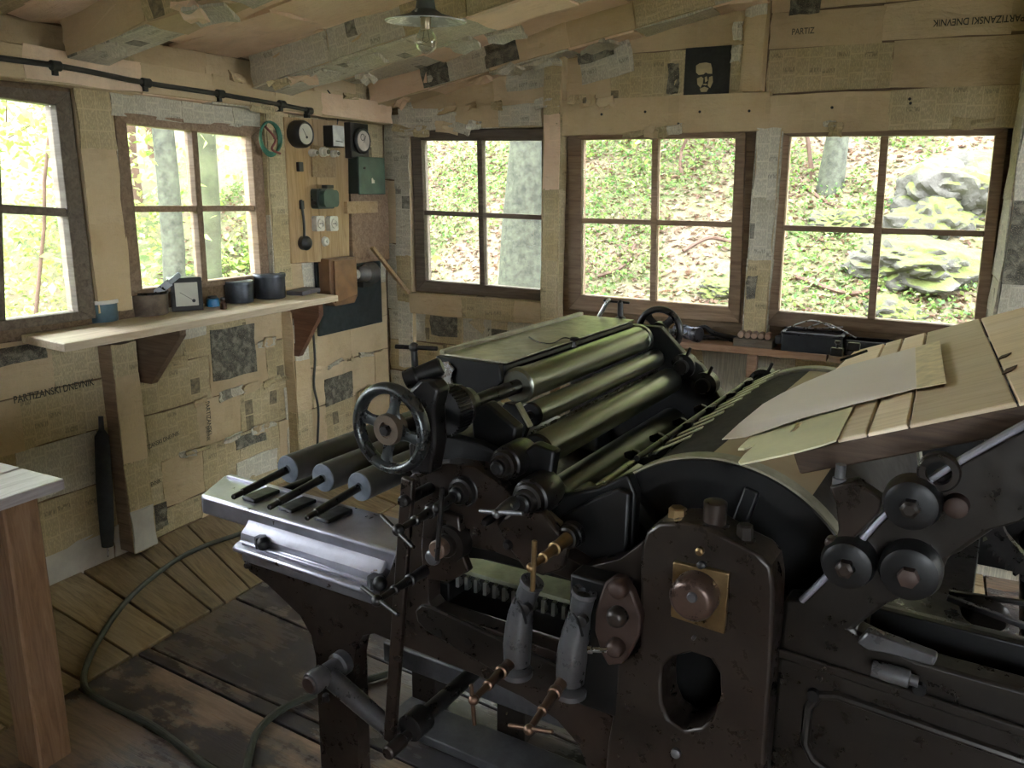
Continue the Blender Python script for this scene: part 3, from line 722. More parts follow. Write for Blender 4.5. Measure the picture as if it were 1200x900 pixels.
def scatter(name, P, size, cols, label, cat, flat=.4, kind='stuff', parent=None, aspect=.6):
    """many small leaves as one mesh; P (n,3)"""
    n = len(P); cols = np.array(cols)
    nrm = rs.normal(size=(n, 3)); nrm[:, 2] = np.abs(nrm[:, 2]) + flat; nrm /= np.linalg.norm(nrm, axis=1)[:, None]
    a = np.cross(nrm, rs.normal(size=(n, 3))); a /= np.linalg.norm(a, axis=1)[:, None]; b = np.cross(nrm, a)
    s = (size * rs.uniform(.5, 1.4, n))[:, None]
    V = np.stack([P - a * s, P - b * s * aspect + nrm * s * .15, P + a * s, P + b * s * aspect + nrm * s * .15], 1).reshape(-1, 3)
    c0 = P.mean(0); V -= c0
    me = bpy.data.meshes.new(name); me.vertices.add(4 * n); me.vertices.foreach_set('co', V.ravel().astype('f4'))
    me.loops.add(4 * n); me.loops.foreach_set('vertex_index', np.arange(4 * n, dtype='i4'))
    me.polygons.add(n); me.polygons.foreach_set('loop_start', np.arange(0, 4 * n, 4, dtype='i4')); me.update()
    at = me.color_attributes.new('tone', 'FLOAT_COLOR', 'CORNER')
    C = cols[rs.integers(0, len(cols), n)] * rs.uniform(.75, 1.25, (n, 1)); C = np.concatenate([C, np.ones((n, 1))], 1)
    at.data.foreach_set('color', np.repeat(C, 4, 0).ravel().astype('f4')); me.validate()
    me.materials.append(M_LEAF)
    o = bpy.data.objects.new(name, me); COL.objects.link(o)
    if parent is not None: o.parent = parent; o.location = Vector(c0) - ABS[parent.name]
    else: o.location = Vector(c0); ABS[o.name] = Vector(c0)
    if kind: tag(o, label, cat, kind=kind)
    return o
def leaf_mat():
    t = NT('leaf'); a = t.add('ShaderNodeAttribute', attribute_name='tone'); t.set(col=a.outputs['Color'], rough=.55, spec=.3)
    tl = t.add('ShaderNodeBsdfTranslucent', {0: a.outputs['Color']}); mx = t.add('ShaderNodeMixShader', {0: .35, 1: t.b.outputs[0], 2: tl.outputs[0]})
    t.l.new(mx.outputs[0], t.n['Material Output'].inputs[0]); return t.m
M_LEAF = leaf_mat()
def ground_points(n, x0, x1, y0, y1, lift, keep=None):
    P = np.stack([rs.uniform(x0, x1, n), rs.uniform(y0, y1, n), np.zeros(n)], 1)
    P[:, 2] = [hill(x, y) + lift * rs.uniform(0, 1) for x, y in P[:, :2]]
    if keep is not None:
        m = np.array([keep(p) for p in P]); P = P[m]
    return P
patch = lambda p: mnoise.noise(Vector((p[0] * .9, p[1] * .9, 1.3))) + .5 * mnoise.noise(Vector((p[0] * 2.6, p[1] * 2.6, 4)))
G = [(0.124, 0.223, 0.050), (0.167, 0.248, 0.062), (0.081, 0.180, 0.050), (0.211, 0.260, 0.081), (0.236, 0.273, 0.112)]
Lt = [(0.232, 0.140, 0.092), (0.264, 0.186, 0.140), (0.186, 0.109, 0.070), (0.279, 0.217, 0.170), (0.155, 0.092, 0.070)]
scatter('undergrowth', ground_points(130000, -8, 5, 5.6, 12.5, .14, lambda p: patch(p) > -.12), .021, G, 'fresh green low plants growing on the steep slope behind the shed', 'undergrowth')
scatter('fallen_leaves', ground_points(60000, -8, 5, 5.6, 12.5, .03), .03, Lt, 'pinkish brown dead leaves lying over the steep slope', 'leaf litter', flat=1.5)
scatter('undergrowth', ground_points(50000, -15, -4.4, -2, 7.5, .35, lambda p: patch(p) > -.3), .042, [(.30, .42, .10), (.38, .47, .14), (.43, .48, .20), (.27, .38, .09)], 'bright yellow green ground plants outside the left windows', 'undergrowth')
M_BARK = plain('grey_bark', (.042, .045, .030), .85, var=.6, scale=16, bump=1.0)
M_BARKR = plain('reddish_bark', (0.099, 0.056, 0.040), .85, var=.3, scale=6, bump=.8)
M_MOSSB = plain('mossy_bark', (0.056, 0.062, 0.031), .9, var=.5, scale=4, bump=1.0)
def tree(name, px, py, dist, wpx, label, mat, h=7.0, crown=True, lean=0, group=None, moss=False, leaves=1500, cr=2.0):
    if dist is None: P = ground_at(px, py); dist = float(RC[2] @ (P - CAMPOS))
    else: d = RC.T @ np.array([px - 600, py - 450, F]) / F; P = CAMPOS + d * dist
    r = wpx * dist / F / 2; z0 = hill(P[0], P[1]) - .1
    t = empty(name, (P[0], P[1], z0), label, 'tree', group)
    pts = [(P[0] + lean * k * .25 + .05 * math.sin(k * 1.7 + px), P[1] + .04 * math.cos(k * 2.1 + px), z0 + h * k / 10) for k in range(11)]
    bm = BM(); tube(bm, pts, [r * (1.25 if k == 0 else 1 - .05 * k) for k in range(11)], 20)
    for v in bm.verts: v.co += Vector((mnoise.noise(v.co * 5), mnoise.noise(v.co * 5 + Vector((9, 0, 0))), 0)) * r * .15
    build('trunk', bm, mat, t)
    rr = random.Random(int(px * 7 + py))
    bp = []
    for k in range(7):
        a = rr.uniform(0, 2 * PI); z = z0 + h * rr.uniform(.35, .9); L = rr.uniform(.9, 1.9); x0, y0 = P[0], P[1]
        q = [(x0, y0, z), (x0 + math.cos(a) * L * .5, y0 + math.sin(a) * L * .5, z + .35), (x0 + math.cos(a) * L, y0 + math.sin(a) * L, z + .45)]
        bm = BM(); tube(bm, spline(q, 4), [r * .28 * (1 - .1 * i) for i in range(9)], 6); build('branch', bm, mat, t); bp.append(q[-1]); bp.append(q[1])
    if crown:
        C = np.array(bp)[rs.integers(0, len(bp), leaves)] + rs.normal(size=(leaves, 3)) * np.array([.55, .55, .38]) * cr / 2
        scatter('crown', C, .05, [(.30, .42, .10), (.37, .47, .13), (.24, .36, .08), (.42, .49, .2)], None, None, kind=None, parent=t)
    return t
tree('beech_tree', 618, 300, 7.2, 62, 'thick smooth grey trunk just outside the back window nearest the corner', M_BARK, lean=0, crown=True)
tree('beech_tree', 203, 300, 7.5, 27, 'pale trunk left of the middle bar of the second left window', M_BARK)
tree('beech_tree', 247, 300, 8.5, 32, 'grey mossy trunk seen right of the bar of the second left window', M_MOSSB)
tree('spruce_tree', 160, 260, 11, 20, 'reddish trunk at the left edge of the second left window', M_BARKR)
tree('spruce_tree', 184, 240, 12, 9, 'thin reddish trunk second from the left edge of the second left window', M_BARKR)
tree('beech_tree', 978, 222, None, 26, 'white grey trunk at the top of the slope behind the widest back window', M_BARK, h=6)
tree('young_tree', 955, 214, None, 5, 'thin leaning sapling left of the pale trunk on the slope', M_BARKR, lean=-.6, h=5, leaves=900)
tree('young_tree', 20, 240, 8.5, 5, 'leafy sapling with thin dark twigs outside the leftmost window', M_BARKR, lean=.5, h=4.5, leaves=7500, cr=3.4)
tree('young_tree', 290, 230, 12, 7, 'leafy sapling seen at the right edge of the second left window', M_BARK, h=5, leaves=5500, cr=3)
tree('young_tree', -60, 260, 10, 9, 'bushy young tree beyond the sapling at the leftmost window', M_BARK, h=6, leaves=8000, cr=3.6)
tree('young_tree', 800, 205, None, 4, 'low leafy sapling high on the slope behind the middle back window', M_BARKR, h=1.6, leaves=2600, cr=1.6)
t = NT('mossy_rock'); c = t.coord(); g = t.add('ShaderNodeNewGeometry'); sz = t.add('ShaderNodeSeparateXYZ', {0: g.outputs['Normal']}).outputs[2]
f = t.noise(c, 3, 6, .65)
t.set(col=t.mix(t.ramp(t.math('ADD', t.noise(c, 1.7, 3), t.math('MULTIPLY', sz, .25)), [(.56, 0.0), (.66, 1.0)]), t.ramp(f, [(.3, (.05, .046, .04)), (.7, (.14, .135, .12))]), (0.093, 0.112, 0.028)), rough=.95)
t.bump(f, 1.0, .06); M_ROCK = t.m
def rock(px, py, w, label, sq=.7):
    P = ground_at(px, py); bm = BM(); bmesh.ops.create_icosphere(bm, subdivisions=5, radius=1)
    for v in bm.verts:
        n = mnoise.noise(v.co * 1.3 + Vector((px, 0, 0))) * .35 + abs(mnoise.noise(v.co * 3.1 + Vector((px, 5, 0)))) * .35 + mnoise.noise(v.co * 8 + Vector((px, 5, 0))) * .05
        v.co = v.co * (1 + n); v.co.z *= sq; v.co *= w; v.co += Vector((P[0], P[1] + w * .3, P[2]))
    tag(build('boulder', bm, M_ROCK), label, 'rock', 'rocks on the slope')
rock(1122, 232, .5, 'mossy boulder high at the right edge of the widest back window')
rock(1085, 262, .38, 'pale boulder below the highest mossy boulder on the slope')
rock(1068, 312, .5, 'long pale grey rock ledge in the lower right pane', .45)
rock(1045, 372, .22, 'small grey stone low on the slope behind the bar of the widest window')
rock(985, 262, .25, 'low mossy stone in the lower left part of the widest back window', .5)
rock(845, 340, .22, 'pale stone at the lower right corner of the middle back window', .5)

for k, pts in enumerate((((935, 215), (960, 238), (1010, 262)), ((700, 330), (730, 318), (745, 290)), ((930, 330), (990, 350), (1030, 345)), ((800, 300), (830, 285), (858, 290)))):
    q = [ground_at(*p) + np.array([0, 0, .05]) for p in pts]
    tag(build('fallen_branch', tube(BM(), spline(q, 5), .018, 6), M_BARKR), ('fallen branch on the slope below the pale trunk', 'thin fallen branch on the slope, lower left of the middle back window', 'long fallen branch low on the slope in the widest window', 'short fallen branch on the slope, right half of the middle back window')[k], 'branch', 'fallen branches on the slope')
# nail heads holding the paper on the beams
for px, py in ((705, 134), (756, 131), (820, 131), (878, 130), (975, 126), (1067, 121), (1066, 116), (1140, 148), (655, 133), (795, 145)):
    x, z = HY(px, py, YB - .08); bm = BM(); lathe(bm, (x, YB - .078, z), (0, -1, 0), [(0, .007), (.004, .007), (.006, .003)], 8); build('nail', bm, M_BLACK, wb)
# ================================================================== THINGS ALONG THE LEFT WALL
def one(name, bm, mat, label, cat, group=None, **kw):
    return tag(build(name, bm, mat, **kw), label, cat, group)
# ---- shelf
SZ = 1.075
sh_ = empty('wall_shelf', (XL + .13, 2.75, SZ - .3), 'long pale wooden shelf on two brackets under the left windows', 'shelf')
c1 = HZ(75, 403, SZ); c2 = HZ(396, 346, SZ); c0 = HZ(27, 391, SZ)
quadboard('shelf_board', [(c1[0], c1[1], SZ), (c2[0], c2[1], SZ), (XL + .01, c2[1] + .02, SZ), (XL + .01, c0[1] - .02, SZ)], .032, M_SHELF, sh_)
for yb_, poly in ((2.50, [(XL + .005, SZ - .034), (c1[0] - .03, SZ - .034), (c1[0] - .03, SZ - .06), (XL + .09, SZ - .30), (XL + .005, SZ - .30)]), (3.46, [(XL + .005, SZ - .034), (c2[0] - .03, SZ - .034), (c2[0] - .03, SZ - .10), (XL + .11, SZ - .34), (XL + .005, SZ - .34)])):
    bm = BM(); prism(bm, poly, [], lambda x, z, y: Vector((x, y, z)), yb_ - .018, yb_ + .018); build('bracket', bm, M_RED if yb_ > 3 else M_SASH, sh_, bevel=.003)
bm = BM(); box(bm, (XL + .06, 3.05, SZ - .06), (.02, 1.1, .05)); build('shelf_rail', bm, M_SHELF, sh_, bevel=.002)
wrapped(18, (XL + .045, 2.36, .50), (.09, .125, .96), 2, [(1, 0, 0)], [6, 1, 3, 0, 0], mat=M_SASH)
sheet(bpy.data.objects['trim_18'], (XL + .09, 2.36, .12), (1, 0, 0), .125, .2, M_CLOTH, lift=.012)
wrapped(19, (XL + .04, 3.50, .50), (.08, .12, .96), 2, [(1, 0, 0), (0, -1, 0)], [3, 5, 3, 0, 0])
# ---- pots, tins and instruments on it
def at_shelf(px, py): x, y = HZ(px, py, SZ); return x, y
def tin(name, px, py, r, h, body, lid, label, cat, rim=True):
    x, y = at_shelf(px, py); t = empty(name, (x, y, SZ), label, cat)
    bm = BM(); lathe(bm, (x, y, SZ + .001), (0, 0, 1), [(0, r * .93), (.004, r * .96), (h * .5, r * .98), (h, r), (h, r - .004), (.01, r * .9), (.01, 0)], 32); build('body', bm, body, t)
    if lid is not None:
        bm = BM(); lathe(bm, (x, y, SZ + h + .0015), (0, 0, 1), [(-.012, r + .0015), (-.012, r + .004), (0, r + .004), (.004, r + .002), (.003, r - .008), (.001, r - .01), (.001, 0)], 32); build('lid', bm, lid, t)
    return t, x, y
tin('plastic_tub', 119, 376, .072, .09, M_BLUE, M_LIDW, 'small blue grey plastic tub with white lid at the near end of the shelf', 'tub')
pt, px_, py_ = tin('ink_pot', 174, 368, .092, .105, M_POT, None, 'round stained brown ink pot without a lid on the shelf', 'pot')
bm = BM(); lathe(bm, (px_, py_, SZ + .07), (0, 0, 1), [(0, .082), (.006, .082), (.008, 0)], 32); build('ink', bm, M_INK, pt)
bm = BM(); lathe(bm, (px_, py_, SZ + .096), (0, 0, 1), [(0, .093), (.008, .095), (.012, .093), (.011, .086), (0, .087)], 32, closed=True); build('inky_rim', bm, M_INK, pt)
sp0 = empty('putty_knife', (px_ + .02, py_ + .02, SZ + .08), 'grey putty knife leaning out of the open ink pot', 'putty knife')
a = V3((px_ + .04, py_ + .0, SZ + .086)); b = V3(hit(211, 321, (1, 0, 0), px_ + .10)); dd = (b - a).normalized()
bm = BM(); bar(bm, a, a + dd * .10, .035, .002, up=(1, -.5, 0)); build('blade', bm, M_STEELW, sp0)
bm = BM(); bar(bm, a + dd * .095, b, .024, .014, up=(1, -.5, 0)); build('handle', bm, plain('grey_handle', (.3, .34, .36), .4), sp0, bevel=.005)
# panel meter standing on the shelf
mx_, my_ = at_shelf(220, 364); rz = math.radians(-62)
mt = empty('panel_meter', (mx_, my_, SZ), 'square black cased meter with a pale dial standing on the shelf', 'meter')
fd = Vector((math.sin(-rz) * .0 + .86, -.5, 0)).normalized(); sd = Vector((.5, .86, 0)).normalized(); up = Vector((0, 0, 1))
def mbox(c, s): bm = BM(); box(bm, c, s, ax=(sd, fd, up)); return bm
c = Vector((mx_, my_, SZ + .079)) - fd * .05
build('case', mbox(c, (.135, .10, .155)), M_BLACK, mt, bevel=.005)
bm = BM(); cc = c + fd * .052
prism(bm, [(-.071, -.079), (.071, -.079), (.071, .079), (-.071, .079)], [[(-.052, -.056), (.052, -.056), (.052, .056), (-.052, .056)]], lambda p, q, d: cc + sd * p + up * q + fd * d, 0, .012)
build('bezel', bm, M_BLACK, mt, bevel=.003)
dl = build('dial', mbox(cc + fd * .003, (.104, .004, .112)), M_DIAL, mt)
bm = BM(); bar(bm, cc + fd * .006 + sd * .035 - up * .035, cc + fd * .006 - sd * .03 + up * .01, .002, .0012, up=fd); build('needle', bm, M_BLACK, dl)
bm = BM(); cyl(bm, cc + fd * .004 + sd * .03 - up * .032, cc + fd * .009 + sd * .03 - up * .032, .008); build('pivot', bm, M_BLACK, dl)
x, y = at_shelf(250, 359); t = empty('tape_roll', (x, y, SZ), 'small blue cap lying on the shelf between meter and tins', 'cap')
bm = BM(); cyl(bm, (x, y, SZ), (x, y, SZ + .04), .033, .030, ch=.004); build('body', bm, plain('bright_blue_plastic', (.02, .16, .34), .35), t)
bm = BM(); cyl(bm, (x, y, SZ + .04), (x, y, SZ + .052), .022, ch=.003); build('top', bm, M_BLACK, t)
t.name = 'blue_cap'; ABS[t.name] = V3((x, y, SZ))
x, y = at_shelf(262, 362); t = empty('small_bottle', (x, y, SZ), 'tiny dark brown bottle in front of the blue cap', 'bottle')
bm = BM(); lathe(bm, (x, y, SZ), (0, 0, 1), [(0, .016), (.03, .017), (.038, .010), (.044, .010)], 20); build('body', bm, plain('brown_glass', (.06, .025, .012), .2), t)
bm = BM(); cyl(bm, (x, y, SZ + .044), (x, y, SZ + .056), .012, ch=.002); build('cap', bm, M_BLACK, t)
tin('ink_tin', 281, 354, .072, .105, M_TIN, M_TIN, 'smeared grey blue ink tin, smaller of the two closed tins', 'tin')
tin('ink_tin', 317, 349, .082, .125, plain('darker_tin', (.045, .05, .06), .4, .4, var=.4), M_TIN, 'largest dark tin with flat lid on the shelf under the switchboard', 'tin')
x, y = at_shelf(356, 344); bm = BM(); box(bm, (x, y, SZ + .0125), (.10, .2, .023), rz=.2)
t = one('small_book', bm, plain('dark_book_cover', (.10, .09, .10), .6), 'flat dark book lying at the far end of the shelf', 'book', bevel=.003)
x, y = at_shelf(341, 340); bm = BM(); bmesh.ops.create_icosphere(bm, subdivisions=3, radius=1)
for v in bm.verts:
    v.co *= 1 + .3 * mnoise.noise(v.co * 1.5); v.co = Vector((v.co.x * .05 + x - .05, v.co.y * .09 + y + .02, max(0, v.co.z * .07 + .05) + SZ))
one('crumpled_rag', bm, M_CLOTH, 'crumpled pale rag behind the flat book on the shelf', 'rag')
# ---- folded umbrella hanging low on the wall
P = HX(119, 488, XL + .05); Q = HX(122, 668, XL + .05)
um = empty('folded_umbrella', (XL + .05, P[0], Q[1]), 'folded black umbrella hanging on the papered wall beside the shelf post', 'umbrella')
top = V3((XL + .045, P[0], P[1])); bot = V3((XL + .06, Q[0] + .02, max(.04, Q[1]))); L = (bot - top).length
bm = BM(); lathe(bm, top, bot - top, [(.06, .014), (.09, .030), (L * .45, .034), (L - .12, .030), (L - .05, .026), (L - .045, .008)], 14)
for i, v in enumerate(bm.verts): v.co += Vector((0, mnoise.noise(v.co * 30), 0)) * .004
build('canopy', bm, plain('black_cloth', (.02, .022, .024), .8), um)
bm = BM(); cyl(bm, top + (bot - top).normalized() * (L - .05), bot, .005, .003); build('tip', bm, M_STEELW, um)
bm = BM(); cyl(bm, top, top + (bot - top).normalized() * .07, .010, .012); build('handle', bm, M_BLACK, um)
# ---- hanging cable with knots
pts = [hit(px, py, (1, 0, 0), XL + .05) for px, py in ((366, 352), (367, 388), (369, 420), (368, 452), (373, 480), (372, 522))]
one('hanging_cable', tube(BM(), spline(pts, 6), .007, 8), M_CABLE, 'dark cable hanging down the wall below the far end of the shelf', 'cable')
P = pts[2]; 
# ---- green wire coil
gx = XL + .075; y0, z0 = HX(316, 163, gx); gc = empty('green_wire_coil', (gx, y0, z0), 'green wire coil hanging on the white post right of the second left window', 'wire')
for k in range(3):
    bm = BM(); tube(bm, [(gx + .006 * k, y0 + math.cos(a) * (.068 + .004 * k), z0 + .004 * k + math.sin(a) * (.085 - .004 * k)) for a in np.linspace(0, 2 * PI, 25)[:-1]], .0055, 8, closed=True); build('loop', bm, M_WIREG, gc)
bm = BM(); tube(bm, spline([(gx + .02, y0 - .05, z0 + .06), (gx + .03, y0 + .01, z0 + .0), (gx + .03, y0 - .02, z0 - .05), (gx + .02, y0 + .05, z0 - .07)], 6), .006, 8); build('loose_end', bm, plain('red_wire', (.22, .06, .05), .5), gc)

# ---- switchboard and what is fixed to it
SX = XL + .075
def SB(px, py, x=SX): y, z = HX(px, py, x); return y, z
board = empty('switchboard', (SX - .02, 3.75, 1.2), 'tall light wooden board that carries meters and switches near the corner', 'switchboard')
q = [SB(333, 137), SB(366, 139), SB(408, 143), SB(410, 304), SB(378, 307), SB(342, 309)]
for poly in ([q[0], q[1], q[4], q[5]], [q[1], q[2], q[3], q[4]]):
    pl = [(p[0], p[1]) for p in poly]; cy = sum(p[0] for p in pl) / 4; cz = sum(p[1] for p in pl) / 4
    pl = [(cy + (p[0] - cy) * .992, cz + (p[1] - cz)) for p in pl]
    quadboard('board', [(SX, pl[3][0], pl[3][1]), (SX, pl[0][0], pl[0][1]), (SX, pl[1][0], pl[1][1]), (SX, pl[2][0], pl[2][1])][::-1], .03, M_PANEL, board)
a = SB(363, 170); b = SB(392, 208)
bm = BM(); box(bm, (SX + .008, (a[0] + b[0]) / 2, (a[1] + b[1]) / 2), (.012, b[0] - a[0], a[1] - b[1])); build('backing_board', bm, M_PANEL, board, bevel=.002)
for z_ in (1.3, 1.9):
    bm = BM(); box(bm, (XL + .022, 3.75, z_), (.036, .52, .05)); build('batten', bm, M_SASH, board)
def gauge(name, px, py, r, depth, rd, label, x0=SX):
    y, z = SB(px, py, x0 + depth); t = empty(name, (x0, y, z), label, 'gauge')
    bm = BM(); lathe(bm, (x0 + .001, y, z), (1, 0, 0), [(0, r * .95), (.01, r), (depth - .02, r), (depth - .004, r * .9), (depth, rd + .006), (depth - .004, rd), (depth - .006, 0)], 36); build('case', bm, M_BLACK, t)
    bm = BM(); cyl(bm, (x0 + depth - .0055, y, z), (x0 + depth - .003, y, z), rd - .001, seg=36); d = build('dial', bm, M_DIAL, t)
    bm = BM(); bar(bm, (x0 + depth - .002, y + rd * .1, z - rd * .3), (x0 + depth - .002, y - rd * .45, z + rd * .5), .003, .001, up=(1, 0, 0)); build('needle', bm, M_BLACK, d)
    bm = BM(); cyl(bm, (x0 + depth - .003, y + rd * .1, z - rd * .3), (x0 + depth, y + rd * .1, z - rd * .3), .007); build('pivot', bm, M_BLACK, d)
    return t
gauge('round_gauge', 359, 157, .072, .075, .054, 'round black gauge with pale dial at the top left of the switchboard')
y, z = SB(397, 160, SX + .07)
t = empty('square_meter', (SX, y, z), 'small square meter with a white face between the two round gauges', 'meter')
bm = BM(); box(bm, (SX + .034, y, z), (.066, .10, .115)); build('case', bm, M_BLACK, t, bevel=.003)
bm = BM(); box(bm, (SX + .069, y, z + .003), (.004, .095, .11)); d = build('face', bm, plain('white_face', (.62, .64, .62), .4, bump=0), t)
bm = BM(); bar(bm, (SX + .0718, y - .03, z - .025), (SX + .0718, y + .03, z - .028), .004, .001, up=(1, 0, 0)); build('needle', bm, M_BLACK, d)
# black instrument box with the second gauge, on the wall right of the board
bx = XL + .04; y, z = SB(425, 165, bx + .10)
t = empty('instrument_box', (bx, y, z), 'black instrument box with a pale round dial right of the switchboard', 'gauge')
bm = BM(); box(bm, (bx + .04, y + .0, z), (.08, .17, .2)); build('case', bm, M_BLACK, t, bevel=.004)
bm = BM(); lathe(bm, (bx + .08, y + .01, z), (1, 0, 0), [(0, .074), (.016, .074), (.022, .066), (.02, .058), (.018, 0)], 36); build('bezel', bm, M_BLACK, t)
bm = BM(); cyl(bm, (bx + .0985, y + .01, z), (bx + .1005, y + .01, z), .057, seg=36); d = build('dial', bm, plain('pinkish_dial', (.52, .46, .42), .5, bump=0), t)
bm = BM(); lathe(bm, (bx + .1005, y + .0, z + .02), (1, 0, 0), [(0, .02), (.001, .02), (.001, .016), (0, .016)], 20, closed=True); build('scale_ring', bm, M_BLACK, d)
bm = BM(); bar(bm, (bx + .102, y + .01, z - .01), (bx + .102, y + .03, z + .03), .003, .001, up=(1, 0, 0)); build('needle', bm, M_BLACK, d)
# green fuse cabinet
gx0 = XL + .05; y1_, z1_ = SB(420, 184, gx0 + .09); y2_, z2_ = SB(451, 227, gx0 + .09)
t = empty('fuse_cabinet', (gx0, (y1_ + y2_) / 2, z2_), 'dark green metal fuse cabinet on the wall in the corner', 'cabinet')
bm = BM(); box(bm, (gx0 + .04, (y1_ + y2_) / 2, (z1_ + z2_) / 2), (.08, y2_ - y1_, z1_ - z2_)); build('case', bm, plain('green_black_enamel', (.02, .035, .03), .5), t, bevel=.004)
bm = BM(); box(bm, (gx0 + .087, (y1_ + y2_) / 2, (z1_ + z2_) / 2), (.013, y2_ - y1_ + .008, z1_ - z2_ + .008)); dr = build('door', bm, M_GREEN, t, bevel=.004)
ya, za = SB(437, 212, gx0 + .094); bm = BM(); prism(bm, [(-.012, -.015), (.016, -.013), (.016, .004), (.006, .006), (-.004, .018), (-.012, .012)], [], lambda p, q_, d: Vector((gx0 + d, ya + p, za + q_)), .0935, .0955); build('white_tag', bm, M_WHITE, dr)
ya, za = SB(427, 197, gx0 + .094); bm = BM(); cyl(bm, (gx0 + .093, ya, za), (gx0 + .1, ya, za), .007); build('screw', bm, M_BLACK, dr)
bm = BM(); box(bm, (gx0 + .02, y1_ + .08, z2_ - .08), (.06, .3, .07)); one('wooden_cleat', bm, M_PANEL, 'short wooden cleat under the green fuse cabinet', 'cleat', bevel=.003)
# porcelain fuses
for (px, py), lb in zip(((370, 179), (383, 178), (395, 180)), ('porcelain screw fuse, leftmost of three below the square meter', 'porcelain screw fuse with dark glass cap, middle of three', 'porcelain screw fuse, rightmost of three below the square meter')):
    y, z = SB(px, py, SX + .05); t = empty('porcelain_fuse', (SX + .014, y, z), lb, 'fuse', 'porcelain fuses on the switchboard'); k = .026 if px == 383 else .02
    bm = BM(); lathe(bm, (SX + .0145, y, z), (1, 0, 0), [(0, k), (.02, k), (.024, k * .8), (.042, k * .8), (.045, k * .7)], 24); build('body', bm, M_WHITE, t)
    bm = BM(); cyl(bm, (SX + .058, y, z), (SX + .064, y, z), k * .5); build('cap', bm, plain('smoked_glass', (.08, .07, .05), .15), t)
y, z = SB(349.5, 195.5); bm = BM(); box(bm, (SX + .012, y, z), (.022, .035, .05)); one('small_black_switch', bm, M_BLACK, 'tiny square black switch on the left board', 'switch', bevel=.003)
# big green switch
y, z = SB(384, 233, SX + .06); t = empty('motor_switch', (SX, y, z), 'chunky dark green motor switch in the middle of the switchboard', 'switch')
bm = BM(); prism(bm, rrect(-.075, -.055, .075, .055, .02), [], lambda p, q_, d: Vector((SX + d, y + p, z + q_)), .001, .05); build('housing', bm, plain('black_green_enamel', (.025, .04, .035), .35), t, bevel=.005)
bm = BM(); prism(bm, rrect(-.06, -.045, .07, .048, .025), [], lambda p, q_, d: Vector((SX + d, y + p, z + q_)), .05, .085); build('cover', bm, M_GREEN, t, bevel=.01)
bm = BM(); box(bm, (SX + .06, y + .005, z + .066), (.04, .06, .02)); build('top_lug', bm, M_BLACK, t, bevel=.004)
bm = BM(); cyl(bm, (SX + .03, y - .09, z - .02), (SX + .03, y - .07, z - .02), .012); build('gland', bm, M_BLACK, t)
for (px, py), lb in zip(((375, 262), (391, 262)), ('square white porcelain socket below the green switch, left of the pair', 'square white porcelain socket below the green switch, right of the pair')):
    y, z = SB(px, py, SX + .03); t = empty('porcelain_socket', (SX, y, z), lb, 'socket', 'sockets on the switchboard')
    bm = BM(); prism(bm, rrect(-.036, -.042, .036, .042, .012), [], lambda p, q_, d: Vector((SX + d, y + p, z + q_)), .001, .035); build('body', bm, M_WHITE, t, bevel=.004)
    bm = BM(); lathe(bm, (SX + .035, y, z), (1, 0, 0), [(0, .028), (.008, .026), (.008, .019), (.001, .018), (.001, 0)], 24); build('insert', bm, M_WHITE, t)
    for s in (-1, 1): bm = BM(); cyl(bm, (SX + .036, y + .008 * s, z), (SX + .0385, y + .008 * s, z), .0035, seg=10); build('pin_hole', bm, M_BLACK, t)
y, z = SB(383, 283, SX + .02); t = empty('round_switch', (SX, y, z), 'round cream button switch below the sockets', 'switch')
bm = BM(); cyl(bm, (SX + .001, y, z), (SX + .022, y, z), .028, .024, ch=.003); build('body', bm, M_WHITE, t)
bm = BM(); cyl(bm, (SX + .022, y, z), (SX + .03, y, z), .009, ch=.001); build('button', bm, M_DIAL, t)
y, z = SB(361, 285, SX + .04); t = empty('black_plug', (SX, y, z), 'black bakelite plug with a cord at the lower left of the switchboard', 'plug')
bm = BM(); lathe(bm, (SX + .001, y, z), (1, 0, 0), [(0, .038), (.03, .04), (.045, .03), (.05, .018)], 24); build('body', bm, M_BLACK, t)
ya, za = SB(353, 234, SX + .02); bm = BM(); tube(bm, spline([(SX + .025, y - .01, z + .03), (SX + .02, ya + .012, (z + za) / 2), (SX + .012, ya + .008, za)], 6), .007, 8); build('cord', bm, M_CABLE, t)
bm = BM(); ya, za = SB(352, 240, SX); box(bm, (SX + .01, ya, za), (.018, .02, .045)); build('cord_clip', bm, M_BLACK, t)
# knots of the board, a cord rising to the roof
pts = [hit(px, py, (1, 0, 0), SX) for px, py in ((395, 146), (396, 130), (388, 112), (384, 106))]
one('thin_cord', tube(BM(), spline(pts, 5), .004, 6), M_CABLE, 'thin dark cord rising from the square meter to the roof', 'cord')
# wooden casing and belt pulley motor under the board
y1_, z1_ = SB(388, 304, XL + .15); y2_, z2_ = SB(422, 354, XL + .15)
t = empty('wooden_casing', (XL + .09, (y1_ + y2_) / 2, z2_), 'reddish wooden casing hanging under the switchboard', 'box')
bm = BM(); prism(bm, [(y1_, z2_ + .03), (y1_ + .04, z2_), (y2_ - .03, z2_), (y2_, z2_ + .04), (y2_, z1_), (y1_, z1_)], [], FX, XL + .055, XL + .135); build('body', bm, plain('varnished_wood', (.17, .09, .045), .5), t, bevel=.004)
bm = BM(); prism(bm, [(y1_ + .03, z2_ + .02), (y2_ - .02, z2_ + .05), (y2_ - .02, z1_ - .01), (y1_ + .03, z1_ - .01)], [], FX, XL + .136, XL + .15); build('front_panel', bm, plain('varnished_wood_2', (.21, .11, .05), .5), t, bevel=.003)
y, z = SB(437, 320, XL + .16)
t = empty('small_motor', (XL + .16, y, z), 'small round grey electric motor beside the reddish casing', 'motor')
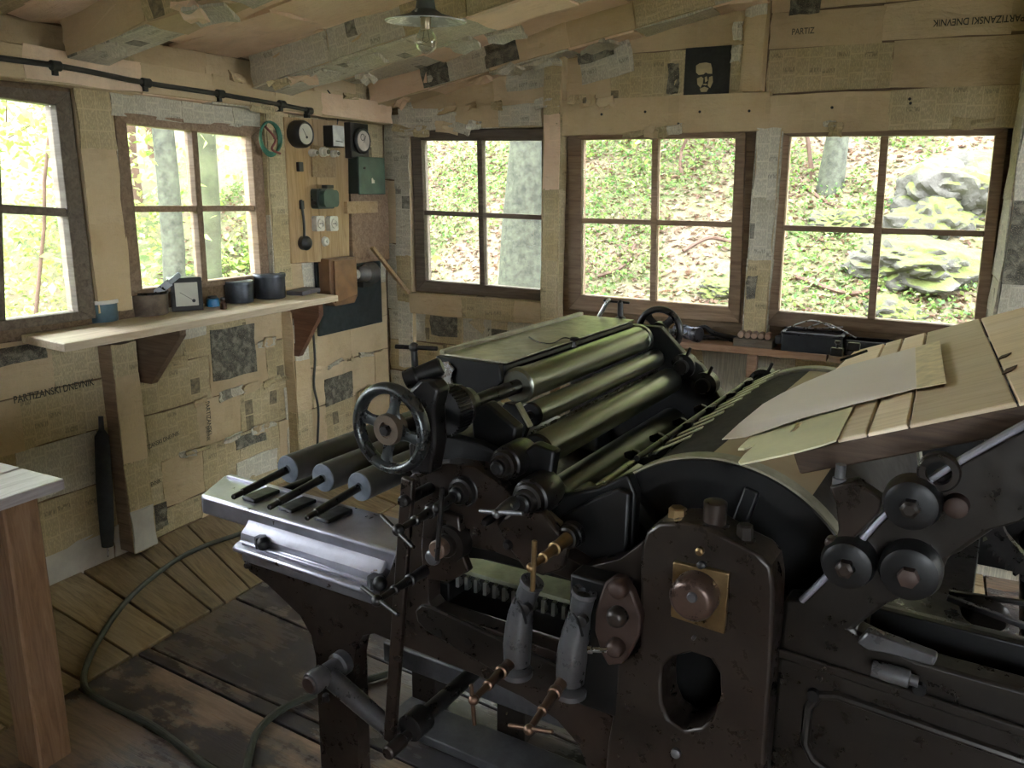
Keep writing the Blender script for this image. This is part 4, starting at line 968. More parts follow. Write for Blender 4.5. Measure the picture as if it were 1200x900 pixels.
bm = BM(); lathe(bm, (XL + .12, y - .10, z), (.25, 1, 0), [(0, .03), (.02, .045), (.06, .047)] + [(.06 + .008 * k, .05 if k % 2 else .065) for k in range(1, 9)] + [(.14, .05), (.15, .02)], 28); build('body', bm, plain('motor_grey', (.13, .13, .12), .5, .3), t)
bm = BM(); box(bm, (XL + .06, y, z - .07), (.12, .1, .03)); build('foot', bm, M_BLACK, t)
bm = BM(); cyl(bm, (XL + .115, y - .13, z), (XL + .12, y - .10, z), .03, ch=.003); build('pulley', bm, plain('porcelain_ring', (.4, .37, .3), .4), t)
a = hit(436, 290, (1, 0, 0), XL + .14); b = hit(479, 344, (0, 1, 0), YB - .05)
one('wooden_stick', bar(BM(), a, b, .03, .02), M_PANEL, 'slanting wooden stick leaning across the corner', 'stick', bevel=.003)

# ---- lamp under the roof
P = hit(499, 26, (0, 0, 1), 2.125); lx, ly, lz = P
lamp = empty('hanging_lamp', (lx, ly, lz), 'flat white enamel lamp shade with a bare clear bulb under the ceiling', 'lamp')
ax = Vector((.03, -.05, 1)).normalized(); o0 = Vector((lx, ly, lz))
bm = BM(); lathe(bm, o0, ax, [(0, .118), (.003, .120), (.012, .085), (.022, .05), (.035, .03), (.06, .026), (.06, .022), (.033, .024), (.019, .046), (.009, .08)], 48, closed=True)
sh2 = build('shade', bm, [plain('dark_enamel', (.05, .06, .055), .35), plain('white_enamel', (.62, .66, .68), .25, var=.06)], lamp)
for p in sh2.data.polygons:
    if p.normal.z < -.1: p.material_index = 1
bm = BM(); lathe(bm, o0, ax, [(.012, .017), (.05, .020), (.055, .026), (.10, .026), (.11, .02), (.125, .008)], 24); build('socket', bm, M_BLACK, lamp)
bm = BM(); lathe(bm, o0 - ax * .088, ax, [(0, 0), (.002, .010), (.008, .020), (.018, .029), (.032, .0335), (.046, .031), (.06, .022), (.072, .016), (.10, .0145)], 28); build('bulb', bm, M_BULB, lamp)
bm = BM(); cyl(bm, o0 - ax * .02, o0 + ax * .014, .0155); lb = build('bulb_cap', bm, plain('brass_cap', (.5, .42, .3), .35, .9), lamp)
bm = BM(); tube(bm, [o0 - ax * .01 + Vector((.004, 0, 0)), o0 - ax * .05 + Vector((.012, 0, 0)), o0 - ax * .055, o0 - ax * .05 - Vector((.012, 0, 0)), o0 - ax * .01 - Vector((.004, 0, 0))], .0009, 5); build('filament', bm, M_BLACK, lamp)
bm = BM(); tube(bm, spline([o0 + ax * .12, o0 + ax * .2 + Vector((.01, 0, 0)), (lx, ly, ceil_z(lx) + .0)], 5), .0045, 8); build('cord', bm, M_CABLE, lamp)

# ---- workbench at the left front
tz = .85; tx, ty = HZ(78, 561, tz)
tb = empty('workbench', (tx - .5, ty - .6, 0), 'wooden workbench, its corner reaching in at the left edge', 'table')
for k in range(5):
    x1 = tx - k * .2; plank('top_board', (x1 - .1, ty - 1.25, tz - .015), (x1 - .1, ty - .0 - random.uniform(0, .008), tz - .015), .192, .03, M_TTOP, tb, jit=.002)
for (x, y) in ((tx - .085, ty - .115), (tx - .085, ty - 1.15), (tx - .92, ty - .115), (tx - .92, ty - 1.15)):
    plank('leg', (x, y, .001), (x, y, tz - .033), .10, .105, M_TABLE, tb, up=(1, 0, 0), jit=.0015, bevel=.006)
for p0, p1 in (((tx - .14, ty - .1), (tx - .86, ty - .1)), ((tx - .14, ty - 1.16), (tx - .86, ty - 1.16)), ((tx - .07, ty - .17), (tx - .07, ty - 1.09)), ((tx - .93, ty - .17), (tx - .93, ty - 1.09))):
    plank('apron', (*p0, tz - .095), (*p1, tz - .095), .025, .12, M_TABLE, tb, jit=.001)

# ---- black hose on the floor
pts = [HZ(px, py, .014) for px, py in ((330, 600), (285, 624), (240, 640), (200, 661), (150, 703), (112, 757), (98, 800), (120, 822), (180, 852), (240, 897), (300, 935))]
one('rubber_hose', tube(BM(), spline([(x, y, .016) for x, y in pts], 8), .011, 10), plain('old_rubber', (.045, .05, .035), .55), 'dark rubber hose curving over the floor boards from under the press', 'hose')
pts = [HZ(px, py, .014) for px, py in ((286, 930), (291, 893), (302, 858), (330, 832), (370, 814), (420, 800), (455, 790))]
one('rubber_hose', tube(BM(), spline([(x, y, .016) for x, y in pts], 8), .012, 10), MATS['old_rubber'], 'shorter dark hose curving round the foot of the press frame', 'hose')

# ================================================================== BENCH UNDER THE BACK WINDOWS
BZ = .86; bf = 4.26
bn = empty('wall_bench', (-.9, 4.35, BZ - .2), 'narrow reddish wooden bench shelf under the back windows', 'shelf')
plank('bench_board', (-1.93, (bf + YB) / 2 - .01, BZ - .0175), (-.42, (bf + YB) / 2 - .01, BZ - .0175), YB - bf - .03, .035, M_SILL, bn)
plank('bench_board', (-.41, (bf + YB) / 2 - .01, BZ - .0175), (.24, (bf + YB) / 2 - .01, BZ - .0175), YB - bf - .03, .035, M_SASH, bn)
for px in (882, 1010, 720):
    x, z = HY(px, 420, bf + .05); bm = BM(); box(bm, (x, bf + .05, BZ - .1), (.05, .05, .125)); box(bm, (x, bf + .11, BZ - .15), (.05, .1, .03)); build('support', bm, M_SILL, bn, bevel=.003)
def on_bench(px, py, z=BZ): return HZ(px, py, z)
M_TOOL = plain('oily_dark_steel', (.06, .06, .065), .35, .6, var=.4)
M_TOOLB = plain('blued_steel', (.18, .2, .26), .3, .8, var=.3)
def along(p, q, z, y=None):
    a = HZ(*p, z); b = HZ(*q, z); return Vector((a[0], y or min(a[1], YB - .09), z)), Vector((b[0], y or min(b[1], YB - .09), z))
yb = 4.35
X_ = lambda px, py, y=yb: HY(px, py, y)[0]
bm = BM(); cyl(bm, (X_(672, 372), 4.40, BZ + .022), (X_(790, 385), 4.40, BZ + .022), .021, ch=.003)
bm2 = bm; one('steel_pipe', bm2, M_TOOLB, 'long blued steel pipe lying on the bench behind the far handwheel', 'pipe')
x0 = X_(800, 385); t = empty('pipe_fitting', (x0, 4.33, BZ), 'thick dark grey pipe fitting on the bench right of the far handwheel', 'pipe')
bm = BM(); cyl(bm, (x0 - .04, 4.37, BZ + .045), (x0 + .08, 4.30, BZ + .041), .036, ch=.004); build('body', bm, M_TOOLB, t)
bm = BM(); cyl(bm, (x0 + .08, 4.30, BZ + .041), (x0 + .11, 4.285, BZ + .041), .041, ch=.004); build('collar', bm, M_TOOL, t)
bm = BM(); cyl(bm, (x0 - .02, 4.38, BZ + .05), (x0 - .0, 4.42, BZ + .05), .02); build('branch', bm, M_TOOL, t)
def wrench(px, py, L, rot, label, n=0):
    x, y = on_bench(px, py); y = min(y, 4.40); t = empty('open_spanner', (x, y, BZ), label, 'spanner', 'spanners on the back bench')
    d = Vector((math.cos(rot), math.sin(rot), 0)); s = Vector((-d.y, d.x, 0)); c = Vector((x, y, BZ + .006 + .009 * n))
    bm = BM(); bar(bm, c - d * L / 2, c + d * L / 2, .016, .008); build('shaft', bm, M_TOOL, t, bevel=.002)
    for e in (-1, 1):
        pp = [(p[0], p[1]) for p in arc(0, 0, .024, 40, 320, 12)] + [(-.004, -.008), (-.004, .008)]
        bm = BM(); prism(bm, pp, [], lambda a, b, k: c + d * e * (L / 2 + a + .015) + s * b + Vector((0, 0, k)), -.005, .005); build('jaw', bm, M_TOOL, t)
wrench(842, 398, .13, .12, 'flat open spanner lying nearest the bench edge'); wrench(835, 392, .14, -.15, 'spanner lying crosswise behind the nearest spanner', 1); wrench(848, 388, .15, .35, 'slanting spanner furthest back on the pile beside the fitting', 2)
x, y = X_(835, 378, 4.41), 4.41
bm = BM(); tube(bm, spline([(x - .09, y, BZ + .045), (x - .04, y, BZ + .065), (x + .02, y - .01, BZ + .035), (x + .14, y - .01, BZ + .02), (x + .22, y, BZ + .02)], 5), .013, 10); one('crank_lever', bm, M_TOOL, 'bent dark crank lever lying along the back of the bench', 'lever')
x = X_(885, 398, 4.33); t = empty('wooden_type_block', (x, 4.33, BZ), 'dark wooden block on the bench below the white post', 'block')
bm = BM(); box(bm, (x, 4.33, BZ + .021), (.20, .11, .04), rz=-.06); build('base', bm, M_SASHD, t, bevel=.003)
for k in range(5):
    xx = x - .07 + .034 * k; bm = BM(); cyl(bm, (xx, 4.30, BZ + .058), (xx - .004, 4.37, BZ + .058), .0165, ch=.003)
    o = one('small_spool', bm, plain('tan_bobbin', (.26, .17, .12), .6), ('leftmost of five small tan spools on the dark wooden block', 'second tan spool from the left on the dark wooden block', 'middle one of five small tan spools on the dark wooden block', 'second tan spool from the right on the dark wooden block', 'rightmost of five small tan spools on the dark wooden block')[k], 'spool', 'tan spools on the wooden block')
x = X_(953, 400, 4.33); t = empty('black_tool_box', (x, 4.33, BZ), 'flat black box full of wires on the bench under the widest window', 'box')
bm = BM(); box(bm, (x, 4.34, BZ + .045), (.29, .16, .088)); build('body', bm, plain('black_box_paint', (.025, .027, .03), .4), t, bevel=.004)
bm = BM(); prism(bm, [(x - .15, 4.255), (x + .15, 4.255), (x + .15, 4.425), (x - .15, 4.425)], [[(x - .13, 4.27), (x + .13, 4.27), (x + .13, 4.41), (x - .13, 4.41)]], FZ, BZ + .085, BZ + .10); build('rim', bm, M_TOOL, t, bevel=.003)
bm = BM(); box(bm, (x - .165, 4.30, BZ + .05), (.03, .04, .04)); build('handle', bm, M_TOOL, t, bevel=.006)
for k, (a, b, c_) in enumerate((((-.13, -.02, .11), (-.02, .03, .15), (.10, -.03, .125)), ((-.05, .03, .105), (.05, .0, .145), (.2, -.04, .09)), ((-.1, .04, .11), (.0, -.03, .12), (.13, .02, .13)))):
    bm = BM(); tube(bm, spline([(x + p[0], 4.34 + p[1], BZ + p[2]) for p in (a, b, c_)], 6), .0035, 6)
    one('loose_wire', bm, M_STEELW, ('bare wire arched over the black box at its left end', 'bright wire reaching out over the right end of the black box', 'thin wire lying flat across the top of the black box')[k], 'wire')
x = X_(1015, 400, 4.35); t = empty('dark_frame', (x, 4.35, BZ), 'dark open metal frame on the bench partly behind the feed board', 'frame')
for dy in (-.06, .06): bm = BM(); bar(bm, (x - .09, 4.35 + dy, BZ + .04), (x + .12, 4.35 + dy, BZ + .04), .012, .075); build('rail', bm, M_TOOL, t, bevel=.002)
for dx in (-.04, .06): bm = BM(); bar(bm, (x + dx, 4.30, BZ + .05), (x + dx, 4.40, BZ + .05), .02, .02); build('crossbar', bm, M_STEELW, t, bevel=.003)
for (p, q, r, l) in (((905, 380), (985, 384), .010, 'straight wooden dowel behind the black box'), ((915, 376), (998, 388), .013, 'bent dark wooden stick lying on top of the dowel')):
    a = X_(p[0], p[1], 4.43); b = X_(q[0], q[1], 4.43); z = BZ + .012 + (.035 if r > .011 else 0)
    one('wooden_dowel', tube(BM(), spline([(a, 4.433, z), ((a + b) / 2, 4.428, z + r * 1.5), (b, 4.433, z + .01)], 5), r, 8), M_SASHD, l, 'stick')
# pale paper hanging below the bench
x, z = HY(852, 440, 4.3)
bm = BM(); g = {}
for i in range(7):
    for j in range(7): g[i, j] = bm.verts.new((x - .17 + .06 * i + .02 * j, 4.40 - .1 * (j / 6) ** 2 - .02 * math.sin(i), BZ - .05 - .08 * j + .012 * i * 0))
for i in range(6):
    for j in range(6): bm.faces.new([g[i, j], g[i + 1, j], g[i + 1, j + 1], g[i, j + 1]])
bmesh.ops.solidify(bm, geom=bm.faces, thickness=.001)
one('hanging_paper', bm, M_GREY, 'pale curling sheet of paper hanging below the back bench', 'paper')
# ================================================================== THE PRESS (coordinates u along it, v across it, z up)
def P3(px, py, v): u, z = PV(px, py, v); return Vector((u, v, z))
def iron(name, base, rust=(.10, .045, .025), rough=.36, amt=.35, metal=.35, bump=.3, k=1.45, rv=.12):
    t = NT(name); c = t.coord(); f = t.noise(c, 9, 7, .65); g = t.noise(c, 3, 4, .6)
    dark = tuple(x / k ** 1.5 for x in base); lite = tuple(min(1, x * k) for x in base)
    col = t.ramp(f, [(.3, dark), (.68, lite)])
    col = t.mix(t.ramp(g, [(.45, 0.0), (.7, amt)]), col, rust)
    t.set(col=col, metal=metal, rough=t.ramp(t.noise(c, 22, 5, .7), [(.3, rough - rv), (.7, rough + rv * 1.3)]), spec=.5)
    if bump: t.bump(t.math('ADD', t.noise(c, 60, 4, .6), t.math('MULTIPLY', f, .6)), bump, .0008)
    MATS[name] = t.m; return t.m
M_IRON = iron('oily_cast_iron', (.017, .014, .0112), (.026, .014, .009), rough=.33, bump=.5)
M_IRON2 = iron('brown_cast_iron', (.024, .018, .0138), (.038, .020, .014), rough=.32, amt=.5, bump=.5)
M_DARK = iron('black_greasy_iron', (.007, .007, .007), (.012, .009, .007), rough=.42, amt=.2)
M_DARK2 = iron('sooty_iron', (.013, .012, .0115), (.02, .014, .010), rough=.32, amt=.3)
M_RAIL = iron('ink_polished_iron', (.42, .42, .48), (.20, .20, .23), rough=.34, amt=.3, metal=.85, bump=.2, k=1.15, rv=.08)
M_ROLL = iron('oiled_steel_roller', (.24, .25, .21), (.18, .18, .14), rough=.31, amt=.15, metal=1.0, bump=.0, k=1.05, rv=.03)
M_ROLLD = iron('inked_roller', (.07, .075, .06), (.05, .05, .045), rough=.34, amt=.2, metal=.9, bump=.0, k=1.05, rv=.03)
M_RUBB = iron('grey_composition_roller', (.045, .042, .038), (.035, .03, .028), rough=.45, amt=.3, metal=0, bump=.08, k=1.15)
M_END = iron('blue_grey_roller_end', (.15, .17, .20), (.10, .11, .12), rough=.5, amt=.4, metal=.2)
M_WHEEL = iron('handled_wheel_iron', (.055, .06, .06), (.04, .035, .03), rough=.28, amt=.3, metal=.7)
M_BRASS = iron('old_brass', (.22, .15, .07), (.12, .075, .035), rough=.34, amt=.5, metal=.85)
M_COPPER = iron('worn_bronze', (.14, .085, .055), (.08, .045, .03), rough=.34, amt=.5, metal=.8)
M_RUST = iron('rusty_plate', (.042, .024, .018), (.03, .016, .011), rough=.5, amt=.6, metal=.3)
M_LIDM = iron('dull_olive_lid', (.34, .33, .24), (.28, .25, .17), rough=.38, amt=.5, metal=.45)
M_BRIGHT = iron('scraped_steel', (.42, .43, .42), (.2, .19, .16), rough=.25, amt=.25, metal=.95)
M_LEVER = iron('grey_lever_iron', (.11, .11, .115), (.07, .05, .04), rough=.32, amt=.35, metal=.6)
M_TYMP = plain('oiled_packing_paper', (.34, .26, .15), .6, var=.15, scale=3)
M_SHEET = plain('grey_board_sheet', (.72, .66, .58), .7, var=.05, scale=3, bump=.03)
M_TONGUE = plain('thin_plywood', (.60, .58, .37), .6, var=.12, scale=6)

V0 = 1.47
press = empty('printing_press', (-.9, 2.2, 0), 'black cast iron flatbed cylinder printing press filling the room', 'printing press', press=True)
def part(name, bm, mat, parent=None, **kw): return build(name, bm, mat, parent or press, press=True, **kw)
def vcyl(u, z, v0, v1, r, **kw): return cyl(BM(), (u, v0, z), (u, v1, z), r, **kw)
def vlathe(u, z, v, prof, seg=32, bm=None): return lathe(bm or BM(), (u, v, z), (0, 1, 0), prof, seg)
def px_outline(pts, v): return [PV(x, y, v) for x, y in pts]
def hexnut(bm, c, d, r, h):
    return lathe(bm, c, d, [(0, r), (h * .85, r), (h, r * .88)], 6)

# ---- near side frame
bed = [(-1.785, .66), (-1.785, .60), (-1.765, .575), (-1.70, .555), (-1.63, .52), (-1.57, .49), (-1.53, .44), (-1.518, .38), (-1.52, .002), (-1.375, .002), (-1.372, .42), (-1.36, .47),
       (-1.34, .50), (-1.30, .518), (-1.2, .512), (-.98, .505), (-.85, .49), (-.76, .465), (-.70, .42), (-.665, .34), (-.66, .002), (-.56, .002), (-.56, .9), (-.57, .95), (-.62, .90), (-.70, .86)]
top = [(-.76, .88), (-.83, .93), (-.90, 1.0), (-.98, 1.035), (-1.06, 1.03), (-1.13, 1.01), (-1.176, .972), (-1.199, .88), (-1.222, .76), (-1.245, .70), (-1.27, .672), (-1.30, .664)]
hole = [(-1.12, .66), (-1.105, .645), (-.70, .635), (-.69, .65), (-.69, .80), (-.71, .82), (-.93, .84), (-1.10, .83), (-1.12, .81)]
part('side_frame', prism(BM(), bed + top, [hole], FV, V0, V0 + .05), M_IRON2, bevel=.008)
part('side_frame', prism(BM(), bed + top, [hole], FV, 2.84, 2.89), M_DARK, bevel=.008)
# ribs and slot plate on the frame
part('frame_lug', prism(BM(), [(-1.155, .63), (-1.14, .65), (-1.10, .655), (-.66, .60), (-.66, .535), (-.90, .535), (-1.12, .585), (-1.15, .605)], [], FV, V0 - .012, V0), M_IRON, bevel=.005)
for px, py in ((515, 741), (549, 752)):
    P = P3(px, py, V0 - .012); b_ = part('bolt_hole', cyl(BM(), P, P + Vector((0, -.002, 0)), .009, seg=14), M_DARK)
P = P3(291, 662, V0); part('stud', vlathe(P.x, P.z, V0 - .01, [(0, .008), (.01, .012)], 14), M_IRON)
# ---- inking end: two rails, sloping skirt and flange
def rail(v0, v1, m):
    o = [(-1.99, v0), (-1.24, v0), (-1.24, v1), (-2.07, v1), (-2.075, v1 - .02), (-2.0, v0 + .01)]
    part('ink_rail', prism(BM(), o, [], FZ, .69, .75), m, bevel=.014, seg=3)
rail(1.50, 1.675, M_RAIL); rail(2.68, 2.86, M_RAIL)
sec = [(1.436, .642), (1.436, .656), (1.45, .664), (1.466, .666), (1.47, .688), (1.49, .705), (1.515, .735), (1.54, .748), (1.56, .748), (1.56, .60), (1.468, .60), (1.468, .642)]
bm = prism(BM(), sec, [], lambda a, b, k: Vector((k, a, b)), -1.79, -1.275)
for v in bm.verts:
    if v.co.x < -1.7 and v.co.z > .67: v.co.x += .0
part('skirt', bm, M_RAIL, bevel=.006)
bm = BM(); bar(bm, (-1.76, 1.452, .670), (-1.30, 1.452, .670), .012, .01); part('flange_rib', bm, M_RAIL, bevel=.003)
for (px, py), r in (((306, 632), .02), ((441, 678), .024)):
    P = P3(px, py, 1.462); t = part('flange_nut', hexnut(BM(), P - Vector((0, 0, .022)), (0, 0, 1), r, .03), M_DARK)
    part('grease', ball(BM(), P + Vector((.018, -.008, -.006)), .02, 12), M_DARK, t)
bm = BM(); bar(bm, (-2.05, 1.655, .752), (-1.62, 1.655, .752), .02, .012); part('guide_strip', bm, M_RAIL, bevel=.003)
part('ink_table', box(BM(), (-1.28, 2.18, .655), (.34, 1.28, .05)), M_DARK, bevel=.004)
part('cross_tie', cyl(BM(), (-1.9, 1.6, .70), (-1.9, 2.75, .70), .018), M_DARK)
for u in (-1.83, -1.68, -1.54):
    for v in (1.59, 2.77):
        bm = BM(); box(bm, (u + .0, v, .756), (.055, .10, .012)); part('roller_seat', bm, M_DARK, bevel=.004)  # dark pads stand in for the shaded hollows under the shafts
# ---- three loose rollers lying in the rails
for u, lb in ((-1.83, 'grey ink roller on the rail, the outermost of the three'), (-1.683, 'grey ink roller on the rail, the middle one of the three'), (-1.54, 'grey ink roller on the rail, the one nearest the handwheel')):
    t = empty('ink_roller', (u, 2.18, .80), lb, 'roller', 'loose ink rollers on the rails', press=True); zc = .803
    part('body', vcyl(u, zc, 1.70, 2.66, .044, seg=40, ch=.002), M_RUBB, t)
    for v, d in ((1.70, -1), (2.66, 1)):
        part('end_disc', lathe(BM(), (u, v, zc), (0, d, 0), [(0, .0435), (.0025, .0415), (.0025, .014), (.008, .012), (.008, .008)], 32), M_END, t)
    bm = BM(); lathe(bm, (u, 1.485, zc - .022), (0, 1, .1), [(0, .006), (.003, .0085), (.035, .0085), (.037, .0115), (.215, .0125)], 16); part('shaft', bm, M_DARK2, t)
    bm = BM(); lathe(bm, (u, 2.665, zc), (0, 1, -.1), [(0, .0125), (.18, .0115)], 16); part('shaft', bm, M_DARK2, t)

# ---- handwheels of the ink fountain
def handwheel(u, z, v, R, mat, hubmat, d=-1, a0=8):
    w = part('handwheel', lathe(BM(), (u, v, z), (0, 1, 0), [(-.017 + .017 * (1 - math.cos(a)) , R - .013 + .013 * math.sin(a)) for a in np.linspace(-PI, PI, 15)[:-1]], 56, closed=True), mat)
    for k in range(4):
        a = math.radians(a0 + 90 * k); bm = BM(); n = 8; rings = []
        for i in range(n + 1):
            r = R * .26 + (R - .02 - R * .26) * i / n; wd = .014 * (1 + .9 * abs(i / n - .5) ** 2 * 4 * .6); th = .007
            e = Vector((math.cos(a), 0, math.sin(a))); s = Vector((-math.sin(a), 0, math.cos(a))); c = Vector((u, v + .002, z)) + e * r
            rings.append([bm.verts.new(c + s * wd * math.cos(q) + Vector((0, th * math.sin(q), 0))) for q in np.linspace(0, 2 * PI, 9)[:-1]])
        for A, B in zip(rings, rings[1:]):
            for q in range(8): bm.faces.new([A[q], A[(q + 1) % 8], B[(q + 1) % 8], B[q]])
        part('spoke', bm, mat, w)
    bm = lathe(BM(), (u, v, z), (0, d, 0), [(-.02, .02), (-.018, .034), (.012, .036), (.018, .034), (.018, .018), (.014, .017), (.014, 0)], 36); part('hub', bm, hubmat, w)
    part('hub_nut', hexnut(BM(), (u, v + d * .014, z), (0, d, 0), .013, .012), M_DARK2, w)
    return w
handwheel(-1.12, 1.136, 1.345, .104, M_WHEEL, iron('leather_brown_hub', (.09, .07, .05), rough=.45, amt=.3), -1, 78)
handwheel(-1.12, 1.125, 2.955, .095, M_DARK2, M_DARK2, 1, 45)

# ---- ink fountain: rollers, duct box and lid
U1, Z1 = -1.12, 1.122
def ring_roller(name, u, z, v0, v1, r, mat, sh0, sh1, rs_=.014, rings=True, seg=48):
    o = part(name, lathe(BM(), (u, v0, z), (0, 1, 0), [(0, r - .004), (.004, r), (v1 - v0 - .004, r), (v1 - v0, r - .004)], seg), mat)
    part('journal', vcyl(u, z, sh0, v0, rs_), M_DARK2, o); part('journal', vcyl(u, z, v1, sh1, rs_), M_DARK2, o)
    if rings:
        for v in (v0 + .004, v1 - .03): part('end_ring', lathe(BM(), (u, v, z), (0, 1, 0), [(0, r), (.003, r + .004), (.02, r + .004), (.023, r), ], seg), mat, o)
    return o
ring_roller('fountain_roller', U1, Z1, 1.885, 2.775, .047, M_ROLL, 1.62, 2.95, .02)
ring_roller('ductor_roller', -1.060, 1.055, 1.865, 2.776, .033, M_ROLL, 1.80, 2.83, .012, False)
ring_roller('distributor_roller', -1.003, .978, 1.80, 2.776, .047, M_ROLL, 1.55, 2.86, .02, False)
ring_roller('form_roller', -.965, .842, 1.75, 2.72, .052, M_ROLLD, 1.55, 2.86, .018, False)
ring_roller('form_roller', -.880, .828, 1.82, 2.776, .040, M_ROLL, 1.6, 2.86, .014, False)
for o in list(bpy.data.objects):
    pass
part('roller_end', vlathe(-1.060, 1.055, 1.858, [(0, .030), (.008, .034)], 36), M_DARK)
part('roller_end', vlathe(-1.003, .978, 1.79, [(0, .044), (.010, .0485)], 40), M_DARK)
# duct box below the lid, wedge-shaped in section
LZ = 1.178
sec = [(-1.38, LZ - .004), (-1.165, LZ - .004), (-1.162, LZ - .016), (-1.178, 1.125), (-1.20, 1.09), (-1.36, 1.10), (-1.385, 1.13)]
part('fountain_box', prism(BM(), sec, [], FV, 1.895, 2.80), M_DARK, bevel=.004)
part('fountain_side', prism(BM(), [(-1.385, 1.18), (-1.17, 1.18), (-1.16, 1.13), (-1.22, 1.06), (-1.30, 1.05), (-1.385, 1.12)], [], FV, 1.872, 1.893), M_DARK, bevel=.004)
part('bright_bracket', prism(BM(), [(-1.36, 1.165), (-1.335, 1.17), (-1.315, 1.15), (-1.325, 1.12), (-1.31, 1.09), (-1.36, 1.08)], [], FV, 1.862, 1.871), M_BRIGHT, bevel=.003)
lid = part('fountain_lid', box(BM(), (-1.268, 2.348, LZ + .003), (.215, .905, .006)), M_LIDM, bevel=.002)
part('lid_edge', bar(BM(), (-1.378, 1.895, LZ + .006), (-1.378, 2.80, LZ + .006), .018, .022), M_LIDM, lid, bevel=.003)
kc = Vector((-1.205, 2.37, LZ + .006)); P = PZ(673, 407, LZ + .006); kc = Vector((P[0], P[1], LZ + .006))
part('lid_knob', lathe(BM(), kc, (0, 0, 1), [(0, .008), (.006, .006), (.018, .006), (.022, .014), (.028, .015), (.032, .010), (.033, 0)], 20), M_DARK2, lid)
pts = [PZ(x, y, LZ + .009) for x, y in ((620, 395), (632, 401), (648, 402), (660, 396), (670, 397))]
part('lid_wire', tube(BM(), spline([(p[0], p[1], LZ + .009) for p in pts], 6), .0022, 6), M_DARK, lid)
# clamp screws of the fountain with T bars
def tscrew(ballp, end, b0, b1, mat, rb=.0135, rbar=.0048, prof=None, name='clamp_screw', cup=True):
    d = end - ballp; L = d.length
    pr = prof or [(0, .0065), (L * .30, .0075), (L * .31, .011), (L * .36, .011), (L * .37, .0085), (L * .62, .011), (L * .63, .0145), (L * .70, .0145), (L * .72, .012), (L, .015)]
    o = part(name, lathe(BM(), ballp, d, pr, 20), mat)
    part('screw_ball', ball(BM(), ballp, rb, 16), mat, o)
    part('tommy_bar', lathe(BM(), b0, b1 - b0, [(0, .003), (.002, rbar), ((b1 - b0).length - .002, rbar), ((b1 - b0).length, .003)], 14), mat, o)
    return o
def flat(p, ref, v): q = P3(p[0], p[1], v); return q
tscrew(P3(485, 407, 1.5), P3(487, 440, 1.5), P3(463, 406, 1.49), P3(513, 408.5, 1.51), M_DARK2, rb=.012, rbar=.0055, prof=[(0, .008), (.06, .008)])
tscrew(P3(727, 355, 2.86), P3(727, 380, 2.86), P3(707, 352, 2.85), P3(738, 355, 2.87), M_DARK2, rb=.011, rbar=.005, prof=[(0, .011), (.05, .011), (.055, .02), (.07, .022)])
# thumb lever at the far end of the lid
part('catch_lever', bar(BM(), P3(699, 376, 2.82), P3(714, 350, 2.82), .012, .025, up=(0, 1, 0)), M_BRIGHT, bevel=.004)
# near bearing fork, worm block and gear beside the wheel
part('bearing_bracket', prism(BM(), px_outline([(478, 458), (490, 446), (504, 446), (514, 458), (508, 480), (510, 520), (504, 556), (480, 556), (484, 500)], 1.42), [], FV, 1.42, 1.47), M_DARK2, bevel=.008)
part('worm_cylinder', lathe(BM(), P3(474, 446, 1.44), P3(515, 430, 1.48) - P3(474, 446, 1.44), [(0, .012), (.003, .022), (.03, .024), (.034, .02), (.09, .022), (.095, .016)], 24), M_DARK2)
part('wheel_shaft', vcyl(-1.12, 1.128, 1.345, 1.62, .018), M_DARK2)
def gear(bm, c, d, r, w, n, depth=.006, bore=0):
    c = V3(c); d, s, t = basis(d); pts = []
    for i in range(n):
        a = 2 * PI * i / n; q = 2 * PI / n
        for f, rr in ((-.28, r - depth), (-.18, r), (.18, r), (.28, r - depth)): pts.append((rr * math.cos(a + f * q), rr * math.sin(a + f * q)))
    holes = [[(bore * math.cos(2 * PI * i / 20), bore * math.sin(2 * PI * i / 20)) for i in range(20)]] if bore else []
    return prism(bm, pts, holes, lambda x, y, k: c + s * x + t * y + d * k, 0, w)
part('ratchet_gear', gear(BM(), (-1.12, 1.53, 1.128), (0, 1, 0), .062, .05, 44, .005), M_DARK)
part('gear_flange', vlathe(-1.12, 1.128, 1.585, [(0, .05), (.004, .056), (.02, .056), (.03, .045), (.06, .04), (.065, .028)], 40), M_IRON)
part('pawl_arm', prism(BM(), px_outline([(556, 478), (575, 470), (610, 500), (603, 545), (580, 553), (560, 520)], 1.62), [], FV, 1.60, 1.64), M_DARK, bevel=.006)
part('guard_edge', bar(BM(), P3(607, 472, 1.78), P3(622, 500, 1.78), .006, .02, up=(0, 1, 0)), M_LIDM, bevel=.001)
part('guard_edge', bar(BM(), P3(559, 496, 1.66), P3(576, 489, 1.66), .006, .014, up=(0, 1, 0)), M_LIDM, bevel=.001)
part('guard_edge', bar(BM(), P3(553, 562, 1.50), P3(561, 556, 1.50), .006, .014, up=(0, 1, 0)), M_LIDM, bevel=.001)
part('guard_plate', prism(BM(), px_outline([(596, 470), (607, 472), (622, 500), (610, 530), (570, 540), (572, 500)], 1.80), [], FV, 1.78, 1.80), M_DARK, bevel=.002)
part('doctor_strip', bar(BM(), (-1.045, 1.84, 1.012), (-1.045, 2.76, 1.012), .006, .008), M_BRIGHT)
